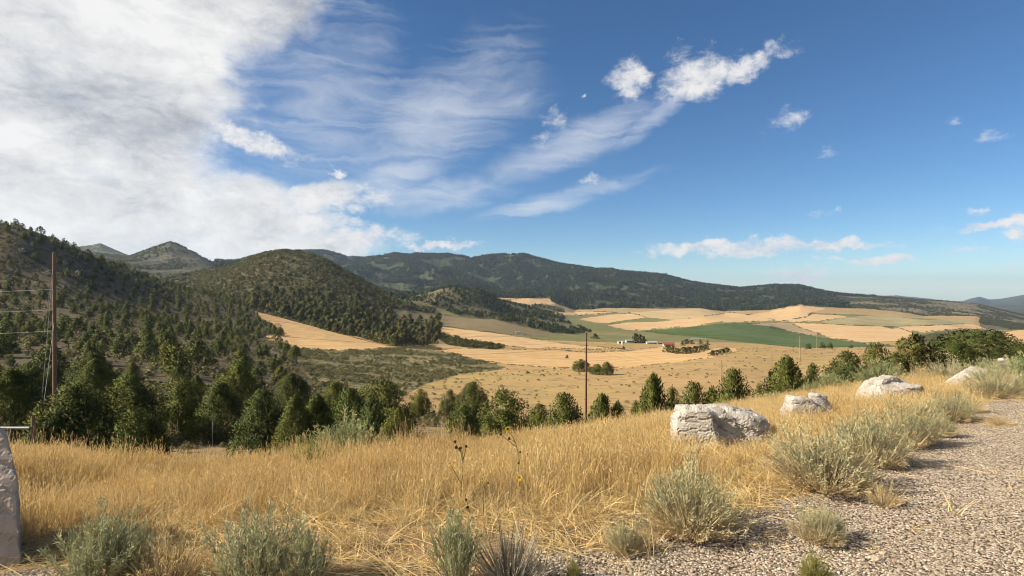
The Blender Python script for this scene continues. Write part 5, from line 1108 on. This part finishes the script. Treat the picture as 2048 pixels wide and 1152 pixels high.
sunflower(966, 4.2, [[(966, 0, 4.2), (967, 990, 4.2), (965, 958, 4.2)], [(966, 1030, 4.2), (945, 1035, 4.1), (934, 1016, 4.1)], [(940, 1028, 4.1), (936, 1010, 4.1), (932, 1000, 4.1)]],
          [(934, 1014, 4.09, .0115), (932, 999, 4.09, .010), (925, 1023, 4.09, .008), (976, 966, 4.2, .007)], [(965, 957, 4.18, .024, .3, 1.1)], 'low sunflower plant with one small yellow flower')

# ------------------------------------------------------------------ power poles and wires
m, n = new_mat('weathered_pole'); t = n.n.new('ShaderNodeTexCoord').outputs['Object']; k, _ = n.noise(n.mapping(t, scale=(14, 14, 0.5)), 2.0, 5, 0.6)
finish(n, n.ramp(k, [(0.3, (0.13, 0.080, 0.052)), (0.7, (0.25, 0.160, 0.105))]), 0.9, k, 0.5, 0.02); MPO = m
m, n = new_mat('dark_pole'); t = n.n.new('ShaderNodeTexCoord').outputs['Object']; k, _ = n.noise(n.mapping(t, scale=(14, 14, 0.5)), 2.0, 5, 0.6)
finish(n, n.ramp(k, [(0.3, (0.075, 0.03, 0.022)), (0.7, (0.14, 0.06, 0.045))]), 0.9, k, 0.5, 0.02); MPD = m
m, n = new_mat('pale_pole'); t = n.n.new('ShaderNodeTexCoord').outputs['Object']; k, _ = n.noise(n.mapping(t, scale=(14, 14, 0.5)), 2.0, 5, 0.6)
finish(n, n.ramp(k, [(0.3, (0.22, 0.155, 0.10)), (0.7, (0.34, 0.25, 0.17))]), 0.9); MPP = m
m, n = new_mat('galvanised'); t = n.n.new('ShaderNodeTexCoord').outputs['Object']; k, _ = n.noise(t, 20, 3); finish(n, n.ramp(k, [(0.3, (0.20, 0.20, 0.20)), (0.7, (0.30, 0.30, 0.30))]), 0.5, None, spec=0.5); MGV = m
m, n = new_mat('insulator'); t = n.n.new('ShaderNodeTexCoord').outputs['Object']; k, _ = n.noise(t, 6, 2); finish(n, n.ramp(k, [(0.3, (0.20, 0.15, 0.13)), (0.7, (0.30, 0.23, 0.2))]), 0.35, None, spec=0.5); MIN = m
def pole(px, top_py, d, r, mat, label, arms, lean=0.0):
    b = pt(px, d, -0.4); top = px3(px + lean, top_py, d); e = empty('power_pole', b); tag(e, label, 'pole', 'power poles crossing the valley')
    T = top - b; tube('shaft', [T * (i / 6) for i in range(7)], r, r * 0.68, mat, e, 10)
    cap = tube('cap', [T - Vector((0, 0, .02)), T + Vector((0, 0, .06))], r * 0.70, r * 0.30, mat, e, 10)
    for z, side, ax in arms:
        p0 = T * (z / T.length); dv = Vector(ax) * side; a = tube('standoff_arm', [p0, p0 + dv * 0.62], 0.035, 0.03, mat, e)
        q_ = tube('insulator', [dv * 0.62 + p0 + Vector((0, 0, -.04)), dv * 0.62 + p0 + Vector((0, 0, .12)), dv * 0.62 + p0 + Vector((0, 0, .22))], 0.06, 0.04, MIN, a)
        WP.setdefault(label, []).append(b + p0 + dv * 0.62 + Vector((0, 0, .22)))
    return e
WP = {}
P1, P2, P3 = 'tall brown guyed power pole at left', 'dark bare power pole at the centre of the view', 'pale power pole with three short arms in the meadow'
def lz(px, d, py): return ((576 - py) / F * d) - (float(Hpd(px, d)) - 0.4)
pole(110, 506, 40, 0.145, MPO, P1, [(lz(110, 40, 585), 1, (.5, -.8, 0)), (lz(110, 40, 626), -1, (.5, -.8, 0)), (lz(110, 40, 667), 1, (.5, -.8, 0))], lean=-2)
pole(1172, 666, 75, 0.15, MPD, P2, [(lz(1172, 75, 672), 1, (.2, .95, 0)), (lz(1172, 75, 684), -1, (.2, .95, 0)), (lz(1172, 75, 696), 1, (.2, .95, 0))], lean=1)
pole(1443, 720, 145, 0.20, MPP, P3, [(lz(1443, 145, 730), 1, (1, 0, 0)), (lz(1443, 145, 735), -1, (1, 0, 0)), (lz(1443, 145, 742), 1, (1, 0, 0))])
pole(1543, 708, 185, 0.20, MPP, 'pale power pole left of the tall cone juniper', [(lz(1543, 185, 714), 1, (1, 0, 0))])
pole(1600, 672, 250, 0.20, MPP, 'thin power pole at the far edge of the meadow, left of the round trees', [(lz(1600, 250, 676), 1, (1, 0, 0))])
pole(1634, 667, 330, 0.20, MPP, 'faintest thin power pole between the round meadow trees', [(lz(1634, 330, 670), 1, (1, 0, 0))])
MWI, n = new_mat('wire'); t = n.n.new('ShaderNodeTexCoord').outputs['Object']; k, _ = n.noise(t, 3, 2); finish(n, n.ramp(k, [(0.3, (0.16, 0.15, 0.14)), (0.7, (0.24, 0.225, 0.21))]), 0.5, None, spec=0.5)
def wire(a, b, sag, r, label, name='power_wire', cat='wire', group='overhead wires'):
    a = Vector(a); b = Vector(b); e = tube(name, [(a.lerp(b, i / 28) - a) - Vector((0, 0, sag * 4 * (i / 28) * (1 - i / 28))) for i in range(29)], r, r, MWI, None, 4); e.location = a
    tag(e, label, cat, group)
for i, (nm) in enumerate(('upper', 'middle', 'lower')):
    a = WP[P1][i]; wire(a + Vector((-46, 2, 1.2 - 0.3 * i)), a, 0.8, 0.013, nm + ' wire running left from the tall brown guyed pole')
    wire(a, WP[P2][i], 1.5, 0.011, nm + ' wire from the tall brown pole towards the centre pole')
    wire(WP[P2][i], WP[P3][i], 2.0, 0.008, nm + ' wire from the dark centre pole to the three armed pole')
T1 = px3(108, 514, 40)
wire(T1, pt(79, 38.5), 0.1, 0.018, 'longer guy wire slanting left from the top of the tall brown pole', 'guy_wire', 'wire', 'guy wires')
wire(px3(109, 640, 40), pt(80, 36), 0.05, 0.016, 'shorter guy wire slanting left from the middle of the tall brown pole', 'guy_wire', 'wire', 'guy wires')
wire(px3(108, 520, 40), px3(88, 672, 42), 0.05, 0.014, 'thin guy wire nearest the shaft of the tall brown pole', 'guy_wire', 'wire', 'guy wires')

# ------------------------------------------------------------------ rail and fence posts
e = empty('pipe_rail', pt(30, 13)); tag(e, 'grey metal pipe rail behind the left boulder', 'rail'); bb = e.location
tube('rail', [px3(-160, 855, 13) - bb, px3(60, 856, 13) - bb], 0.032, 0.032, MGV, e, 8)
for x in (66, -60): tube('post', [px3(x, 831, 13.05) - bb, px3(x, 990, 13.05) - bb], 0.035, 0.035, MPO, e, 8)
tube('brace', [px3(20, 862, 13) - bb, px3(14, 930, 13) - bb], 0.018, 0.018, MGV, e, 6)
FP = []
for px, d, lab in ((355, 34, 'left of the two metal fence posts in the tan clearing at left'), (425, 34, 'right of the two metal fence posts in the tan clearing at left'), (545, 22, 'thin metal fence post in front of the central juniper clump'), (825, 36, 'thin metal fence post right of the central juniper clump'), (875, 35, 'second thin fence post right of the central juniper clump')):
    b = pt(px, d, -0.2); e = empty('fence_post', b); tag(e, lab, 'fence post', 'metal fence posts along the bank')
    tube('shaft', [(0, 0, 0), (0, 0, 1.75)], 0.022, 0.022, MGV, e, 4); tube('stud', [(0, -.02, 1.3), (0, -.05, 1.3)], 0.012, 0.012, MGV, e, 4)

# ------------------------------------------------------------------ farm buildings
def paint(name, c, rough=0.7):
    m, n = new_mat(name); t = n.n.new('ShaderNodeTexCoord').outputs['Object']; k, _ = n.noise(t, 1.3, 5, 0.6); finish(n, n.mix(n.mrange(k, 0.3, 0.7, 0, 0.3), c, tuple(x * 0.7 for x in c)), rough); return m
MWH, MRD, MGY, MDK, MGL, MTN = paint('white_siding', (0.46, 0.45, 0.42)), paint('red_roof', (0.24, 0.07, 0.05)), paint('grey_roof', (0.22, 0.22, 0.23)), paint('brown_board', (0.12, 0.09, 0.07)), paint('window_glass', (0.05, 0.06, 0.07), 0.2), paint('metal_roof', (0.45, 0.46, 0.47), 0.6)
def box(name, lo, hi, mat, parent):
    bm = bmesh.new(); bmesh.ops.create_cube(bm, size=1.0)
    for v in bm.verts: v.co = Vector([(lo[i] + hi[i]) / 2 + v.co[i] * (hi[i] - lo[i]) for i in range(3)])
    me = bpy.data.meshes.new(name); bm.to_mesh(me); bm.free(); return link(name, me, parent, mat)
def building(px, py, Lx, Wy, h, rise, wall, roof, rz, label, cat='building', d0=300, d1=1600, name='farm_building', wins=2):
    b = hit(px, py, d0, d1, 1500); e = empty(name, b, rz); tag(e, label, cat, 'buildings of the farmstead')
    Lx, Wy, h, rise = Lx * .66, Wy * .7, h * .62, rise * .6; x, y = Lx / 2, Wy / 2
    v = [(-x, -y, -1), (x, -y, -1), (x, y, -1), (-x, y, -1), (-x, -y, h), (x, -y, h), (x, y, h), (-x, y, h), (-x, 0, h + rise), (x, 0, h + rise)]
    me = bpy.data.meshes.new('wall'); me.from_pydata(v, [], [(0, 1, 5, 4), (2, 3, 7, 6), (1, 2, 6, 9, 5), (3, 0, 4, 8, 7), (4, 5, 9, 8), (6, 7, 8, 9)]); link('wall', me, e, wall)
    ov = 0.4; s = rise / y
    for sg_, in ((-1,), (1,)):
        a = [(-x - ov, sg_ * (y + ov), h - s * ov + .03), (x + ov, sg_ * (y + ov), h - s * ov + .03), (x + ov, 0, h + rise + .03), (-x - ov, 0, h + rise + .03)]
        a += [(p[0], p[1], p[2] + 0.15) for p in a]; me = bpy.data.meshes.new('roof'); me.from_pydata(a, [], [(0, 1, 2, 3), (7, 6, 5, 4), (0, 4, 5, 1), (1, 5, 6, 2), (2, 6, 7, 3), (3, 7, 4, 0)]); link('roof', me, e, roof)
    for i in range(wins):
        wx_ = -x + Lx * (i + 1) / (wins + 2); fr = box('window', (wx_ - .6, -y - .05, h * .4), (wx_ + .6, -y + .02, h * .8), MWH if wall != MWH else MDK, e); box('pane', (wx_ - .5, -y - .07, h * .45), (wx_ + .5, -y - .05, h * .75), MGL, fr)
    dx = -x + Lx * (wins + 1) / (wins + 2); box('door', (dx - .55, -y - .06, 0), (dx + .55, -y + .02, min(2.1, h * .85)), MDK, e)
    return e
building(1240, 687, 6, 5, 2.6, 1.2, MWH, MGY, 0.2, 'small white outbuilding at the left end of the farmstead')
building(1259, 685, 11, 7, 3.0, 1.6, MWH, MGY, 0.1, 'white farmhouse with a grey roof beside the dark tree clump', name='farmhouse', cat='house')
building(1303, 688, 14, 5, 2.6, 0.8, MWH, MTN, 0.05, 'long low white shed right of the dark tree clump', wins=4)
building(1322, 688, 6, 4, 2.2, 0.8, MDK, MGY, 0.1, 'tiny brown shed left of the red roofed barn')
building(1337, 692, 13, 8, 2.6, 2.2, MWH, MRD, -0.08, 'red roofed barn right of the farmhouse', name='barn', cat='barn', wins=3)
building(1397, 680, 24, 3.0, 1.6, 0.5, MWH, MTN, -0.10, 'very long low white shed at the edge of the green field', wins=5)
building(1129, 633, 14, 8, 4, 2, MWH, MGY, 0.2, 'distant white farmhouse below the forested ridge', name='farmhouse', cat='house', d0=700, d1=2000)
building(1160, 632, 9, 7, 4, 2, MDK, MTN, 0.0, 'distant brown shed right of the distant white farmhouse', d0=700, d1=2000)
# storage tank by the outbuilding, and a parked trailer in the pasture
b = hit(1245, 689, 300, 900); e = empty('storage_tank', b); tag(e, 'small white upright tank beside the outbuilding at the farmstead', 'tank')
tube('shell', [(0, 0, -.5), (0, 0, 2.6)], 1.1, 1.1, MWH, e, 16); tube('lid', [(0, 0, 2.6), (0, 0, 3.2)], 1.12, 0.1, MTN, e, 16)
b = hit(1036, 669, 350, 900); e = empty('stock_trailer', b, 0.1); tag(e, 'white trailer parked alone above the long wheat strip', 'trailer')
box('body', (-2.6, -1, .7), (2.6, 1, 2.6), MWH, e); box('floor_frame', (-2.8, -.9, .5), (3.9, .9, .68), MDK, e)
for x in (-.7, .5):
    for y in (-1.05, 1.05): w_ = tube('wheel', [(x, y - .12, .38), (x, y + .12, .38)], .38, .38, MDK, e, 12)

# ------------------------------------------------------------------ the air of the valley
me = bpy.data.meshes.new('haze'); lo = (-26000, -60, float(Zg.min()) - 1.5); hi = (26000, 12500, max(float(Zg.max()) + 20, 30))
bm = bmesh.new(); bmesh.ops.create_cube(bm, size=1.0)
for v in bm.verts: v.co = Vector([(lo[i] + hi[i]) / 2 + v.co[i] * (hi[i] - lo[i]) for i in range(3)])
bm.to_mesh(me); bm.free(); hz = link('haze', me); tag(hz, 'thin blue daylight haze filling the valley', 'haze', None, 'stuff')
m = bpy.data.materials.new('valley_haze'); m.use_nodes = True; m.node_tree.nodes.clear(); n = NT(m.node_tree)
pv = n.n.new('ShaderNodeVolumePrincipled'); pv.inputs['Color'].default_value = (0.56, 0.74, 1.0, 1); pv.inputs['Density'].default_value = 0.00005; pv.inputs['Anisotropy'].default_value = 0.2
o_ = n.n.new('ShaderNodeOutputMaterial'); n.link(pv.outputs[0], o_.inputs['Volume']); me.materials.append(m)
m.cycles.homogeneous_volume = True if hasattr(m.cycles, 'homogeneous_volume') else None
print('TERRAIN', len(FC), 'objects', len(bpy.data.objects), 'grass', ng, 'straw', nl)
